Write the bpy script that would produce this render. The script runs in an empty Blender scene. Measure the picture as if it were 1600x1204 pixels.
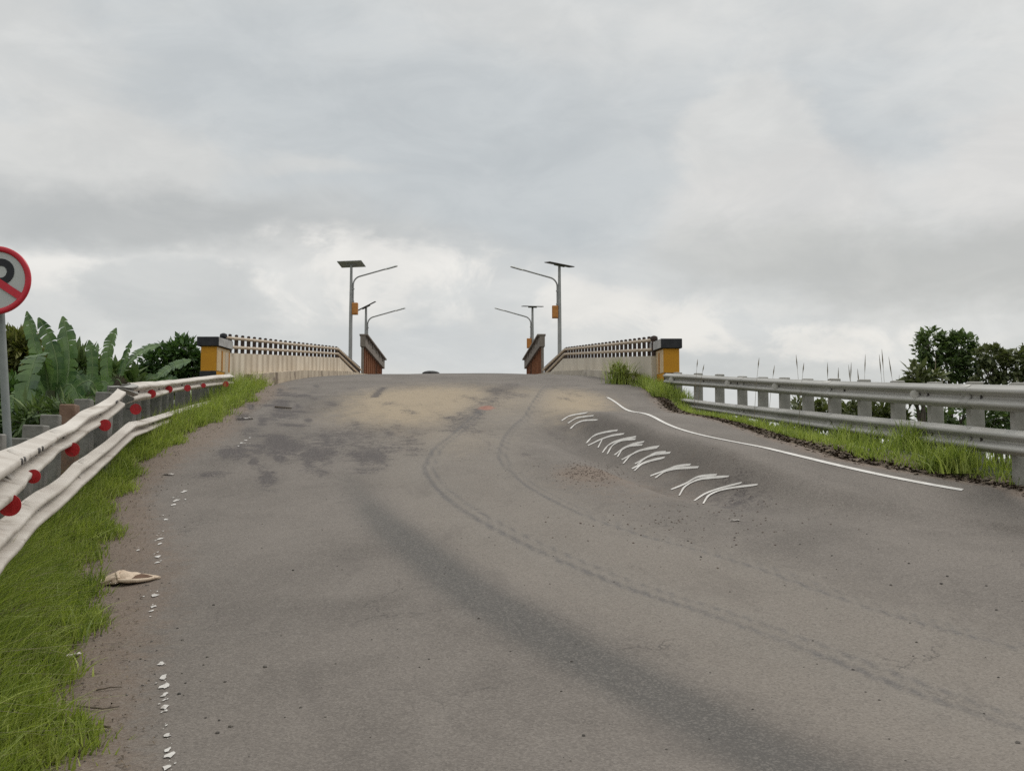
import bpy, bmesh, math, random
import numpy as np
from mathutils import Vector, Matrix

random.seed(7)
RNG = np.random.default_rng(7)
R = math.radians
scene = bpy.context.scene
COL = scene.collection

# ------------------------------------------------------------------ camera
EYE = 1.6
PITCH = math.atan(113 / 1600)
cam_d = bpy.data.cameras.new("camera")
cam_d.sensor_fit = 'HORIZONTAL'
cam_d.sensor_width = 36.0
cam_d.lens = 36.0
cam_d.clip_start = 0.05
cam_d.clip_end = 12000
cam = bpy.data.objects.new("camera", cam_d)
COL.objects.link(cam)
cam.location = (0, 0, EYE)
cam.rotation_euler = (R(90) + PITCH, 0, 0)
scene.camera = cam

# ------------------------------------------------------------------ exposure
scene.view_settings.view_transform = 'Standard'
scene.view_settings.look = 'None'
scene.view_settings.exposure = 0.0
scene.view_settings.gamma = 1.0
scene.view_settings.use_curve_mapping = False

# ------------------------------------------------------------------ sun (overcast)
SUN_EL, SUN_AZ = R(50), R(48)       # azimuth from +Y towards +X
sun_d = bpy.data.lights.new("sun", 'SUN')
sun_d.energy = 1.1
sun_d.angle = R(16)
sun_d.color = (1.0, 0.95, 0.88)
sun = bpy.data.objects.new("sun", sun_d)
COL.objects.link(sun)
sdir = Vector((math.sin(SUN_AZ) * math.cos(SUN_EL), math.cos(SUN_AZ) * math.cos(SUN_EL), math.sin(SUN_EL)))
sun.rotation_euler = (-sdir).to_track_quat('-Z', 'Y').to_euler()


# ------------------------------------------------------------------ node helpers
class NT:
    def __init__(s, tree):
        s.t = tree
        s.n = tree.nodes
        s.l = tree.links

    def put(s, sock, v):
        if v is None:
            return
        if isinstance(v, bpy.types.NodeSocket):
            s.l.new(v, sock)
        elif isinstance(v, (tuple, list)):
            v = tuple(v)
            if sock.type == 'RGBA' and len(v) == 3:
                v = v + (1.0,)
            sock.default_value = v
        else:
            if sock.type == 'RGBA':
                v = (v, v, v, 1)
            elif sock.type == 'VECTOR':
                v = (v, v, v)
            sock.default_value = v

    def m(s, op, a, b=None, c=None, clamp=False):
        n = s.n.new('ShaderNodeMath')
        n.operation = op
        n.use_clamp = clamp
        s.put(n.inputs[0], a)
        s.put(n.inputs[1], b)
        s.put(n.inputs[2], c)
        return n.outputs[0]

    def vm(s, op, a, b=None):
        n = s.n.new('ShaderNodeVectorMath')
        n.operation = op
        s.put(n.inputs[0], a)
        if op == 'SCALE':
            s.put(n.inputs['Scale'], b)
        else:
            s.put(n.inputs[1], b)
        return n.outputs[0]

    def mix(s, f, a, b, mode='MIX'):
        n = s.n.new('ShaderNodeMix')
        n.data_type = 'RGBA'
        n.blend_type = mode
        n.clamp_factor = True
        s.put(n.inputs[0], f)
        s.put(n.inputs[6], a)
        s.put(n.inputs[7], b)
        return n.outputs[2]

    def smooth(s, x, lo, hi, a=0.0, b=1.0):
        n = s.n.new('ShaderNodeMapRange')
        n.interpolation_type = 'SMOOTHSTEP'
        s.put(n.inputs[0], x)
        s.put(n.inputs[1], lo)
        s.put(n.inputs[2], hi)
        s.put(n.inputs[3], a)
        s.put(n.inputs[4], b)
        return n.outputs[0]

    def noise(s, vec, scale, detail=4.0, rough=0.55, dist=0.0, out=0):
        n = s.n.new('ShaderNodeTexNoise')
        s.put(n.inputs['Vector'], vec)
        n.inputs['Scale'].default_value = scale
        n.inputs['Detail'].default_value = detail
        n.inputs['Roughness'].default_value = rough
        n.inputs['Distortion'].default_value = dist
        return n.outputs[out]

    def voro(s, vec, scale, feature='F1', out=0):
        n = s.n.new('ShaderNodeTexVoronoi')
        n.feature = feature
        s.put(n.inputs['Vector'], vec)
        n.inputs['Scale'].default_value = scale
        return n.outputs[out]

    def comb(s, x, y, z):
        n = s.n.new('ShaderNodeCombineXYZ')
        s.put(n.inputs[0], x)
        s.put(n.inputs[1], y)
        s.put(n.inputs[2], z)
        return n.outputs[0]

    def sep(s, v):
        n = s.n.new('ShaderNodeSeparateXYZ')
        s.put(n.inputs[0], v)
        return n.outputs

    def coord(s, kind='Object'):
        return s.n.new('ShaderNodeTexCoord').outputs[kind]

    def attr(s, name):
        n = s.n.new('ShaderNodeAttribute')
        n.attribute_name = name
        return n.outputs['Fac']

    def bump(s, h, strength=0.3, dist=0.02, normal=None):
        n = s.n.new('ShaderNodeBump')
        n.inputs['Strength'].default_value = strength
        n.inputs['Distance'].default_value = dist
        s.put(n.inputs['Height'], h)
        if normal is not None:
            s.put(n.inputs['Normal'], normal)
        return n.outputs[0]


def srgb(r, g, b):
    def f(c):
        c /= 255.0
        return c / 12.92 if c <= 0.04045 else ((c + 0.055) / 1.055) ** 2.4
    return (f(r), f(g), f(b))


# ------------------------------------------------------------------ sky
world = bpy.data.worlds.new("World")
scene.world = world
world.use_nodes = True
W = NT(world.node_tree)
W.n.clear()
w_out = W.n.new('ShaderNodeOutputWorld')
w_bg = W.n.new('ShaderNodeBackground')
w_bg.inputs['Strength'].default_value = 0.1
W.l.new(w_bg.outputs[0], w_out.inputs[0])
nish = W.n.new('ShaderNodeTexSky')
nish.sky_type = 'NISHITA'
nish.sun_disc = False
nish.sun_elevation = SUN_EL
nish.sun_rotation = SUN_AZ
nish.air_density = 1.0
nish.dust_density = 3.0
gd = W.coord('Generated')
gx, gy, gz = W.sep(gd)
az = W.m('ARCTAN2', gx, gy)
el = W.m('ARCSINE', gz)
ae = W.comb(az, el, 0.0)
stretch = W.comb(az, W.m('MULTIPLY', el, 2.1), 0.37)
wn1 = W.noise(stretch, 3.1, 5.0, 0.55, 0.0, 1)
wn2 = W.noise(stretch, 13.0, 5.0, 0.6, 0.0, 1)
warp = W.vm('ADD', W.vm('SCALE', W.vm('SUBTRACT', wn1, (0.5, 0.5, 0.5)), 0.22),
            W.vm('ADD', W.vm('SCALE', W.vm('SUBTRACT', wn2, (0.5, 0.5, 0.5)), 0.075), W.vm('SCALE', W.vm('SUBTRACT', W.noise(ae, 42.0, 5.0, 0.6, 0.0, 1), (0.5, 0.5, 0.5)), 0.022)))
wx, wy, wz = W.sep(W.vm('ADD', ae, W.vm('MULTIPLY', warp, (1.0, 0.6, 0.0))))


def blob(px, py, rx, ry, inner=0.2, outer=1.0):
    """soft cloud mass centred on a direction of the sky (azimuth / elevation)"""
    a0, e0 = math.atan((px - 800) / 1600), math.atan((715 - py) / 1600)
    dx = W.m('DIVIDE', W.m('SUBTRACT', wx, a0), rx / 1600)
    dy = W.m('DIVIDE', W.m('SUBTRACT', wy, e0), ry / 1600)
    r = W.m('SQRT', W.m('ADD', W.m('MULTIPLY', dx, dx), W.m('MULTIPLY', dy, dy)))
    return W.smooth(r, outer, inner)


C_BASE = srgb(213, 214, 212)
C_BLUE = srgb(191, 196, 198)
C_WARM = srgb(234, 232, 227)
C_GREY = srgb(186, 188, 187)
C_PALE = srgb(212, 212, 209)
c = W.mix(W.smooth(W.noise(stretch, 2.3, 7.0, 0.6, 0.3), 0.42, 0.68), C_BASE, srgb(199, 203, 204))
c = W.mix(W.m('MULTIPLY', blob(720, 230, 620, 190, 0.1), 0.9), c, C_BLUE)
c = W.mix(W.m('MULTIPLY', blob(400, 130, 330, 70, 0.0), 0.5), c, C_BLUE)
c = W.mix(W.m('MULTIPLY', blob(1310, 250, 240, 75, 0.0), 0.75), c, C_BLUE)
c = W.mix(W.m('MULTIPLY', blob(820, 345, 260, 65, 0.0), 0.7), c, C_BLUE)
c = W.mix(W.m('MULTIPLY', blob(520, 240, 190, 35, 0.1), 0.6), c, C_PALE)
c = W.mix(W.m('MULTIPLY', blob(130, 260, 260, 110, 0.55), 0.85), c, srgb(214, 214, 211))          # left bank, lit crown
c = W.mix(W.m('MULTIPLY', blob(230, 350, 560, 75, 0.15), 0.9), c, C_GREY)           # left bank, grey belly
c = W.mix(W.m('MULTIPLY', blob(560, 395, 360, 50, 0.1), 0.6), c, C_GREY)
c = W.mix(W.m('MULTIPLY', blob(1190, 245, 125, 95, 0.55), 0.8), c, srgb(215, 215, 212))
c = W.mix(W.m('MULTIPLY', blob(1230, 320, 230, 105, 0.4), 0.8), c, srgb(215, 214, 211))  # right cumulus
c = W.mix(W.m('MULTIPLY', blob(1240, 385, 230, 70, 0.2), 0.85), c, srgb(198, 199, 196))
c = W.mix(W.m('MULTIPLY', blob(1620, 320, 210, 115, 0.6), 0.9), c, srgb(216, 215, 212))
c = W.mix(W.m('MULTIPLY', blob(1480, 430, 420, 90, 0.2), 0.85), c, srgb(189, 190, 187))
low = W.noise(W.comb(az, W.m('MULTIPLY', el, 1.5), 1.9), 11.0, 7.0, 0.58, 0.4)
lowm = W.smooth(low, 0.43, 0.57)
c = W.mix(W.m('MULTIPLY', blob(90, 445, 230, 50, 0.3), 0.85), c, C_WARM)
c = W.mix(W.m('MULTIPLY', W.m('MULTIPLY', blob(560, 455, 430, 90, 0.4), W.m('ADD', W.m('MULTIPLY', lowm, 0.75), 0.25)), 0.98), c, C_WARM)
c = W.mix(W.m('MULTIPLY', blob(270, 485, 170, 85, 0.72), 0.9), c, srgb(202, 204, 203))   # grey puff, left
c = W.mix(W.m('MULTIPLY', W.m('MULTIPLY', blob(980, 490, 290, 80, 0.4), W.m('ADD', W.m('MULTIPLY', lowm, 0.7), 0.3)), 0.9), c, srgb(229, 227, 222))
c = W.mix(W.m('MULTIPLY', blob(1220, 518, 340, 32, 0.4), W.m('MULTIPLY', lowm, 0.9)), c, srgb(229, 227, 222))
c = W.mix(W.m('MULTIPLY', blob(720, 560, 500, 40, 0.2), 0.55), c, srgb(206, 209, 210))
c = W.mix(W.m('MULTIPLY', blob(1350, 570, 500, 40, 0.3), 0.6), c, srgb(193, 196, 195))
fine = W.noise(stretch, 9.0, 7.0, 0.6, 0.5)
c = W.mix(1.0, c, W.mix(W.smooth(fine, 0.3, 0.7), (0.93, 0.935, 0.94), (1.045, 1.042, 1.038)), 'MULTIPLY')
zen = W.smooth(gz, 0.42, 0.98, 1.0, 2.3)             # an overcast sky is brightest overhead
c = W.vm('SCALE', c, W.m('MULTIPLY', zen, 10.5))
c = W.mix(0.94, nish.outputs[0], c)
W.l.new(c, w_bg.inputs['Color'])


# ------------------------------------------------------------------ materials
def principled(name):
    m = bpy.data.materials.new(name)
    m.use_nodes = True
    t = NT(m.node_tree)
    b = t.n['Principled BSDF']
    return m, t, b


def pmat(name, c1, c2, scale=6.0, rough=0.8, metal=0.0, bump=0.0, bscale=None, stretch=None, c3=None, s3=1.0, t3=(0.55, 0.75),
         spec=0.4, bdist=0.01, attr=None, trans=0.0):
    m, t, b = principled(name)
    v = t.coord('Object')
    if stretch:
        v = t.vm('MULTIPLY', v, stretch)
    f = t.smooth(t.noise(v, scale, 6.0, 0.6), 0.32, 0.68)
    if attr:
        f = t.m('ADD', t.m('MULTIPLY', f, 0.3), t.m('MULTIPLY', t.attr(attr), 0.7))
    col = t.mix(f, c1, c2)
    if c3:
        col = t.mix(t.smooth(t.noise(v, s3, 7.0, 0.65, 0.3), t3[0], t3[1]), col, c3)
    t.put(b.inputs['Base Color'], col)
    b.inputs['Roughness'].default_value = rough
    b.inputs['Metallic'].default_value = metal
    b.inputs['Specular IOR Level'].default_value = spec
    if bump:
        t.put(b.inputs['Normal'], t.bump(t.noise(v, bscale or scale * 4, 5.0, 0.6), bump, bdist))
    if trans:
        out = t.n['Material Output']
        tr = t.n.new('ShaderNodeBsdfTranslucent')
        t.put(tr.inputs['Color'], t.mix(1.0, col, (1.1, 1.25, 0.6), 'MULTIPLY'))
        ms = t.n.new('ShaderNodeMixShader')
        ms.inputs[0].default_value = trans
        t.l.new(b.outputs[0], ms.inputs[1])
        t.l.new(tr.outputs[0], ms.inputs[2])
        t.l.new(ms.outputs[0], out.inputs['Surface'])
    return m


M = {}
M['concrete_post'] = pmat('concrete_post', (0.15, 0.145, 0.13), (0.235, 0.225, 0.205), 5, 0.9, bump=0.5, bscale=40, c3=(0.085, 0.09, 0.07), s3=3)
M['pale_post'] = pmat('pale_post', (0.25, 0.24, 0.215), (0.34, 0.325, 0.295), 5, 0.9, bump=0.4, bscale=40, c3=(0.15, 0.145, 0.12), s3=3)
M['rust_post'] = pmat('rust_post', (0.16, 0.095, 0.065), (0.22, 0.14, 0.1), 6, 0.9, bump=0.5, bscale=40, c3=(0.12, 0.11, 0.1), s3=4)
M['cream_rail'] = pmat('cream_rail', (0.44, 0.395, 0.345), (0.58, 0.535, 0.48), 3, 0.55, stretch=(1.2, 0.12, 1.6), c3=(0.25, 0.205, 0.16), s3=5, t3=(0.54, 0.74))
M['steel_rail'] = pmat('steel_rail', (0.31, 0.30, 0.275), (0.42, 0.405, 0.375), 2.5, 0.55, metal=0.15, stretch=(1.0, 0.2, 1.5), c3=(0.22, 0.20, 0.17), s3=6, t3=(0.58, 0.8))
M['dark_metal'] = pmat('dark_metal', (0.03, 0.028, 0.026), (0.06, 0.05, 0.045), 20, 0.6)
M['red_plate'] = pmat('red_plate', (0.36, 0.012, 0.016), (0.46, 0.02, 0.026), 25, 0.4, c3=(0.22, 0.02, 0.02), s3=14)
M['pale_plate'] = pmat('pale_plate', (0.42, 0.40, 0.37), (0.52, 0.50, 0.46), 25, 0.5)
M['yellow_paint'] = pmat('yellow_paint', (0.48, 0.215, 0.009), (0.54, 0.25, 0.011), 3, 0.7, bump=0.1, c3=(0.24, 0.105, 0.018), s3=6, t3=(0.55, 0.72))
M['black_paint'] = pmat('black_paint', (0.014, 0.015, 0.018), (0.03, 0.03, 0.034), 6, 0.7)
M['grey_paint'] = pmat('grey_paint', (0.30, 0.29, 0.28), (0.42, 0.41, 0.40), 6, 0.8)
M['tan_paint'] = pmat('tan_paint', (0.50, 0.37, 0.22), (0.58, 0.45, 0.29), 4, 0.8, c3=(0.4, 0.28, 0.15), s3=4)
M['orange_strip'] = pmat('orange_strip', (0.33, 0.14, 0.02), (0.4, 0.18, 0.03), 6, 0.8)
M['brown_baluster'] = pmat('brown_baluster', (0.035, 0.024, 0.02), (0.075, 0.05, 0.04), 14, 0.8)
M['tube_paint'] = pmat('tube_paint', (0.40, 0.32, 0.24), (0.52, 0.43, 0.33), 5, 0.7, c3=(0.25, 0.17, 0.11), s3=6)
M['galvanised'] = pmat('galvanised', (0.27, 0.27, 0.265), (0.36, 0.36, 0.35), 3, 0.5, metal=0.3)
M['lamp_white'] = pmat('lamp_white', (0.6, 0.6, 0.58), (0.7, 0.7, 0.68), 3, 0.5)
M['solar_glass'] = pmat('solar_glass', (0.16, 0.16, 0.165), (0.19, 0.19, 0.195), 2, 0.3, spec=0.6)
M['panel_back'] = pmat('panel_back', (0.05, 0.045, 0.042), (0.07, 0.062, 0.058), 2, 0.6)
M['panel_back_pale'] = pmat('panel_back_pale', (0.38, 0.38, 0.375), (0.44, 0.44, 0.435), 2, 0.6)
M['battery_paint'] = pmat('battery_paint', (0.42, 0.17, 0.035), (0.5, 0.21, 0.05), 6, 0.6, c3=(0.22, 0.1, 0.04), s3=9)
M['rust_web'] = pmat('rust_web', (0.25, 0.11, 0.06), (0.36, 0.18, 0.10), 1.6, 0.9, stretch=(1, 1, 0.35), c3=(0.12, 0.065, 0.045), s3=1.3, bump=0.3)
M['grey_beam'] = pmat('grey_beam', (0.16, 0.135, 0.115), (0.235, 0.205, 0.175), 2.2, 0.9, c3=(0.10, 0.08, 0.065), s3=2, bump=0.3)
M['sign_face'] = pmat('sign_face', (0.43, 0.44, 0.425), (0.47, 0.48, 0.465), 3, 0.5)
M['sign_red'] = pmat('sign_red', (0.47, 0.016, 0.03), (0.52, 0.02, 0.038), 8, 0.35)
M['sign_black'] = pmat('sign_black', (0.008, 0.009, 0.012), (0.012, 0.013, 0.017), 8, 0.5)
M['pole_grey'] = pmat('pole_grey', (0.18, 0.195, 0.19), (0.24, 0.255, 0.245), 4, 0.6, metal=0.2)
M['white_paint'] = pmat('white_paint', (0.52, 0.495, 0.46), (0.64, 0.615, 0.58), 7, 0.8, c3=(0.36, 0.33, 0.30), s3=18, t3=(0.6, 0.75))
M['cross_paint'] = pmat('cross_paint', (0.54, 0.51, 0.47), (0.66, 0.63, 0.59), 6, 0.8, c3=(0.42, 0.38, 0.34), s3=16, t3=(0.62, 0.8))
M['sackcloth'] = pmat('sackcloth', (0.44, 0.34, 0.25), (0.58, 0.47, 0.36), 9, 0.9, bump=0.4, bscale=60, c3=(0.26, 0.18, 0.12), s3=7, t3=(0.62, 0.8))
M['scrap'] = pmat('scrap', (0.5, 0.46, 0.42), (0.62, 0.58, 0.54), 30, 0.8)
M['twig'] = pmat('twig', (0.07, 0.055, 0.04), (0.13, 0.1, 0.07), 30, 0.9)
M['stone'] = pmat('stone', (0.055, 0.05, 0.045), (0.13, 0.115, 0.1), 15, 0.9)
M['red_stone'] = pmat('red_stone', (0.085, 0.062, 0.05), (0.14, 0.105, 0.085), 15, 0.9)
M['rubber'] = pmat('rubber', (0.03, 0.03, 0.032), (0.06, 0.058, 0.055), 12, 0.8)
M['bark'] = pmat('bark', (0.06, 0.05, 0.04), (0.11, 0.09, 0.07), 12, 0.9, bump=0.5)
M['banana_stem'] = pmat('banana_stem', (0.05, 0.07, 0.025), (0.11, 0.11, 0.05), 6, 0.7, stretch=(1, 1, 0.2), c3=(0.05, 0.035, 0.02), s3=5)
M['banana_leaf'] = pmat('banana_leaf', (0.024, 0.066, 0.02), (0.15, 0.235, 0.08), 4, 0.33, attr='var', trans=0.22, spec=0.5)
M['dry_leaf'] = pmat('dry_leaf', (0.035, 0.028, 0.018), (0.08, 0.06, 0.035), 5, 0.9, attr='var')
M['leaf_midrib'] = pmat('leaf_midrib', (0.12, 0.18, 0.07), (0.16, 0.22, 0.09), 5, 0.5)
M['leaf_dark'] = pmat('leaf_dark', (0.026, 0.06, 0.02), (0.10, 0.175, 0.05), 3, 0.5, attr='var', trans=0.2)
M['leaf_mid'] = pmat('leaf_mid', (0.034, 0.07, 0.024), (0.16, 0.215, 0.075), 3, 0.5, attr='var', trans=0.2)
M['leaf_olive'] = pmat('leaf_olive', (0.045, 0.065, 0.025), (0.17, 0.18, 0.075), 3, 0.6, attr='var', trans=0.2)
M['leaf_yellow'] = pmat('leaf_yellow', (0.07, 0.10, 0.025), (0.24, 0.23, 0.075), 3, 0.6, attr='var', trans=0.2)
M['grass'] = pmat('grass', (0.095, 0.15, 0.022), (0.43, 0.48, 0.11), 1.2, 0.6, attr='var', trans=0.3, c3=(0.30, 0.27, 0.10), s3=0.7, t3=(0.6, 0.85))
M['straw'] = pmat('straw', (0.14, 0.115, 0.075), (0.23, 0.19, 0.12), 3, 0.8, attr='var')
M['litter'] = pmat('litter', (0.05, 0.038, 0.026), (0.2, 0.15, 0.10), 8, 0.9, attr='var')


# ------------------------------------------------------------------ object helpers
def tag(o, label=None, cat=None, group=None, kind=None):
    if label:
        o['label'] = label
    if cat:
        o['category'] = cat
    if group:
        o['group'] = group
    if kind:
        o['kind'] = kind
    return o


def thing(name, loc, label, cat, group=None):
    o = bpy.data.objects.new(name, None)
    o.empty_display_size = 0.2
    COL.objects.link(o)
    o.location = loc
    return tag(o, label, cat, group)


def link(name, me, mat=None, parent=None, loc=(0, 0, 0), rot=(0, 0, 0)):
    o = bpy.data.objects.new(name, me)
    COL.objects.link(o)
    if mat is not None and not me.materials:
        me.materials.append(mat)
    if parent is not None:
        o.parent = parent
    o.location = loc
    o.rotation_euler = rot
    return o


def mesh(name, verts, faces, smooth=False, attrs=None):
    me = bpy.data.meshes.new(name)
    me.from_pydata([tuple(map(float, v)) for v in verts], [], faces)
    if attrs:
        for k, a in attrs.items():
            at_ = me.attributes.new(k, 'FLOAT', 'POINT')
            at_.data.foreach_set('value', np.asarray(a, dtype=np.float32))
    if smooth:
        me.polygons.foreach_set('use_smooth', [True] * len(me.polygons))
    me.update()
    return me


def big_mesh(name, V, F, smooth=False, attrs=None):
    """numpy arrays: V (n,3), F (m,4) quads"""
    me = bpy.data.meshes.new(name)
    V = np.asarray(V, dtype=np.float32)
    F = np.asarray(F, dtype=np.int32)
    k = F.shape[1]
    me.vertices.add(len(V))
    me.vertices.foreach_set('co', V.ravel())
    me.loops.add(F.size)
    me.loops.foreach_set('vertex_index', F.ravel())
    me.polygons.add(len(F))
    me.polygons.foreach_set('loop_start', np.arange(0, F.size, k, dtype=np.int32))
    me.polygons.foreach_set('loop_total', np.full(len(F), k, dtype=np.int32))
    if smooth:
        me.polygons.foreach_set('use_smooth', np.ones(len(F), dtype=bool))
    if attrs:
        for a, v in attrs.items():
            at_ = me.attributes.new(a, 'FLOAT', 'POINT')
            at_.data.foreach_set('value', np.asarray(v, dtype=np.float32))
    me.update(calc_edges=True)
    me.validate()
    return me


class MB:
    """collects boxes / tubes / prisms into one mesh"""
    def __init__(s):
        s.v, s.f = [], []

    def box(s, c, size, axes=None, taper=1.0):
        c = Vector(c)
        ax = axes or (Vector((1, 0, 0)), Vector((0, 1, 0)), Vector((0, 0, 1)))
        hx, hy, hz = [q / 2 for q in size]
        i = len(s.v)
        for sx, sy, sz in ((-1, -1, -1), (1, -1, -1), (1, 1, -1), (-1, 1, -1), (-1, -1, 1), (1, -1, 1), (1, 1, 1), (-1, 1, 1)):
            k = taper if sz > 0 else 1.0
            s.v.append(c + ax[0] * sx * hx * k + ax[1] * sy * hy * k + ax[2] * sz * hz)
        for q in ((3, 2, 1, 0), (4, 5, 6, 7), (0, 1, 5, 4), (1, 2, 6, 5), (2, 3, 7, 6), (3, 0, 4, 7)):
            s.f.append([i + k for k in q])
        return s

    def tube(s, pts, r, n=10, cap=True):
        pts = [Vector(p) for p in pts]
        rs = r if isinstance(r, (list, tuple)) else [r] * len(pts)
        rings = []
        ref = None
        for k, p in enumerate(pts):
            d = (pts[min(k + 1, len(pts) - 1)] - pts[max(k - 1, 0)]).normalized()
            if ref is None:
                ref = Vector((0, 0, 1)) if abs(d.z) < 0.9 else Vector((0, 1, 0))
            a = d.cross(ref).normalized()
            b = a.cross(d).normalized()
            ref = b
            i = len(s.v)
            for j in range(n):
                t = 2 * math.pi * j / n
                s.v.append(p + (a * math.cos(t) + b * math.sin(t)) * rs[k])
            rings.append(i)
        for a, b in zip(rings, rings[1:]):
            for j in range(n):
                s.f.append([a + j, a + (j + 1) % n, b + (j + 1) % n, b + j])
        if cap:
            s.f.append([rings[0] + j for j in range(n)][::-1])
            s.f.append([rings[-1] + j for j in range(n)])
        return s

    def disc(s, c, nrm, r, th, n=28, r_in=0.0):
        c, w = Vector(c), Vector(nrm).normalized()
        u = w.cross(Vector((0, 0, 1)))
        u = u.normalized() if u.length > 1e-3 else Vector((1, 0, 0))
        v = u.cross(w) * -1
        v = w.cross(u)
        i = len(s.v)
        for off in (-th / 2, th / 2):
            for rr in ((r, r_in) if r_in else (r,)):
                for j in range(n):
                    t = 2 * math.pi * j / n
                    s.v.append(c + w * off + (u * math.cos(t) + v * math.sin(t)) * rr)
        if r_in:
            a, b, cc, d = i, i + n, i + 2 * n, i + 3 * n
            for j in range(n):
                k = (j + 1) % n
                s.f += [[a + j, b + j, b + k, a + k], [cc + j, cc + k, d + k, d + j], [a + j, a + k, cc + k, cc + j], [b + j, d + j, d + k, b + k]]
        else:
            s.f.append([i + j for j in range(n)][::-1])
            s.f.append([i + n + j for j in range(n)])
            for j in range(n):
                k = (j + 1) % n
                s.f.append([i + j, i + k, i + n + k, i + n + j])
        return s

    def prism(s, poly, axes, origin, th):
        """flat polygon (2-D) extruded along axes[2]"""
        o, (u, v, w) = Vector(origin), axes
        i, n = len(s.v), len(poly)
        for off in (0, th):
            for (a, b) in poly:
                s.v.append(o + u * a + v * b + w * off)
        s.f.append([i + j for j in range(n)][::-1])
        s.f.append([i + n + j for j in range(n)])
        for j in range(n):
            k = (j + 1) % n
            s.f.append([i + j, i + k, i + n + k, i + n + j])
        return s

    def me(s, name, smooth=False, bevel=0.0, origin=(0, 0, 0)):
        o = Vector(origin)
        m = mesh(name, [Vector(v) - o for v in s.v], s.f, smooth)
        bm = bmesh.new()
        bm.from_mesh(m)
        bmesh.ops.recalc_face_normals(bm, faces=bm.faces)
        if bevel:
            bmesh.ops.bevel(bm, geom=bm.edges[:], offset=bevel, segments=1, affect='EDGES', clamp_overlap=True)
        if smooth:
            for f in bm.faces:
                f.smooth = True
            for e in bm.edges:
                if len(e.link_faces) == 2 and e.calc_face_angle() > R(50):
                    e.smooth = False
        bm.to_mesh(m)
        bm.free()
        return m

    def build(s, name, mat, parent=None, smooth=False, bevel=0.0):
        org = parent.location if parent is not None and parent.parent is None else (0, 0, 0)
        if parent is not None and parent.parent is not None:
            org = parent.parent.location
        return link(name, s.me(name, smooth, bevel, org), mat, parent)


# ------------------------------------------------------------------ terrain functions
def table(pts):
    """monotone-safe smooth interpolation of (t, value) pairs"""
    t = np.array([p[0] for p in pts], float)
    v = np.array([p[1] for p in pts], float)
    h = np.diff(t)
    d = np.diff(v) / h
    m = np.zeros_like(v)
    m[0], m[-1] = d[0], d[-1]
    for i in range(1, len(v) - 1):
        if d[i - 1] * d[i] > 0:
            w1, w2 = 2 * h[i] + h[i - 1], h[i] + 2 * h[i - 1]
            m[i] = (w1 + w2) / (w1 / d[i - 1] + w2 / d[i])

    def f(x):
        x = np.asarray(x, float)
        xc = np.clip(x, t[0], t[-1])
        i = np.clip(np.searchsorted(t, xc) - 1, 0, len(h) - 1)
        s = (xc - t[i]) / h[i]
        return ((2 * s**3 - 3 * s**2 + 1) * v[i] + (s**3 - 2 * s**2 + s) * h[i] * m[i]
                + (-2 * s**3 + 3 * s**2) * v[i + 1] + (s**3 - s**2) * h[i] * m[i + 1])
    return f


def sstep(x, a, b):
    t = np.clip((np.asarray(x, float) - a) / (b - a), 0, 1)
    return t * t * (3 - 2 * t)


profile = table([(-25, -1.85), (0, -1.6), (5, -1.48), (8, -1.17), (12, -0.60), (16, 0.06), (20, 0.74), (25, 1.58), (29, 2.18),
                 (33, 2.69), (36, 2.96), (40, 3.17), (45, 3.27), (62, 3.27), (78, 2.9), (100, 1.3)])
RIDGE = np.array([(0.9, 22.3), (1.25, 20.6), (1.72, 17.8), (2.3, 15.3), (2.95, 13.1), (3.5, 11.9), (4.6, 10.6)])


def seg_dist(x, y, P):
    """distance to a polyline, signed side (+ = right of travel), and arc fraction"""
    x, y = np.asarray(x, float), np.asarray(y, float)
    best = np.full(x.shape, 1e9)
    side = np.zeros(x.shape)
    frac = np.zeros(x.shape)
    L = np.r_[0, np.cumsum(np.hypot(*np.diff(P, axis=0).T))]
    for i in range(len(P) - 1):
        ax, ay = P[i]
        bx, by = P[i + 1] - P[i]
        l2 = bx * bx + by * by
        t = np.clip(((x - ax) * bx + (y - ay) * by) / l2, 0, 1)
        dx, dy = x - ax - t * bx, y - ay - t * by
        d = np.hypot(dx, dy)
        k = d < best
        best = np.where(k, d, best)
        side = np.where(k, np.sign(dx * by - dy * bx), side)
        frac = np.where(k, (L[i] + t * math.sqrt(l2)) / L[-1], frac)
    return best, side, frac


def wob(x, y):
    return (np.sin(x * 1.3 + 0.7 * np.sin(y * 0.9)) * np.sin(y * 0.8 + 1.1) * 0.012
            + np.sin(x * 2.9 + y * 1.7) * 0.004)


def H(x, y):
    """height of the road surface, world z"""
    x, y = np.asarray(x, float), np.asarray(y, float)
    z = profile(y) + EYE
    z = z + 0.035 * np.clip(x, -4, 6) * sstep(y, 4, 10) * (1 - sstep(y, 13, 18))
    d, sd, fr = seg_dist(x, y, RIDGE)
    fr = (22.3 - y) / 11.7
    s = -d * sd                      # positive on the far / right side of the ridge
    amp = 0.36 * sstep(fr, 0.0, 0.4) * (1 - 0.9 * sstep(fr, 0.70, 1.0))
    z = z + amp * (sstep(s, -0.34, 0.16) * (1 - 0.12 * sstep(s, 0.15, 0.8) - 0.45 * sstep(s, 0.8, 4.5)) - 0.6 * np.exp(-((s + 0.68) / 0.4) ** 2))
    xc, hw = -1.7 - 0.055 * (y - 33), 4.6
    z = z - 0.10 * np.clip(np.abs(x - xc) / hw, 0, 1.3) ** 3 * sstep(y, 23, 31)
    z = z + wob(x, y) * sstep(y, 2, 6)
    return z


def ray(px, py):
    cx, cy = (px - 800) / 1600, (602 - py) / 1600
    cp, sp = math.cos(PITCH), math.sin(PITCH)
    return Vector((cx, cp - cy * sp, sp + cy * cp))


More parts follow.
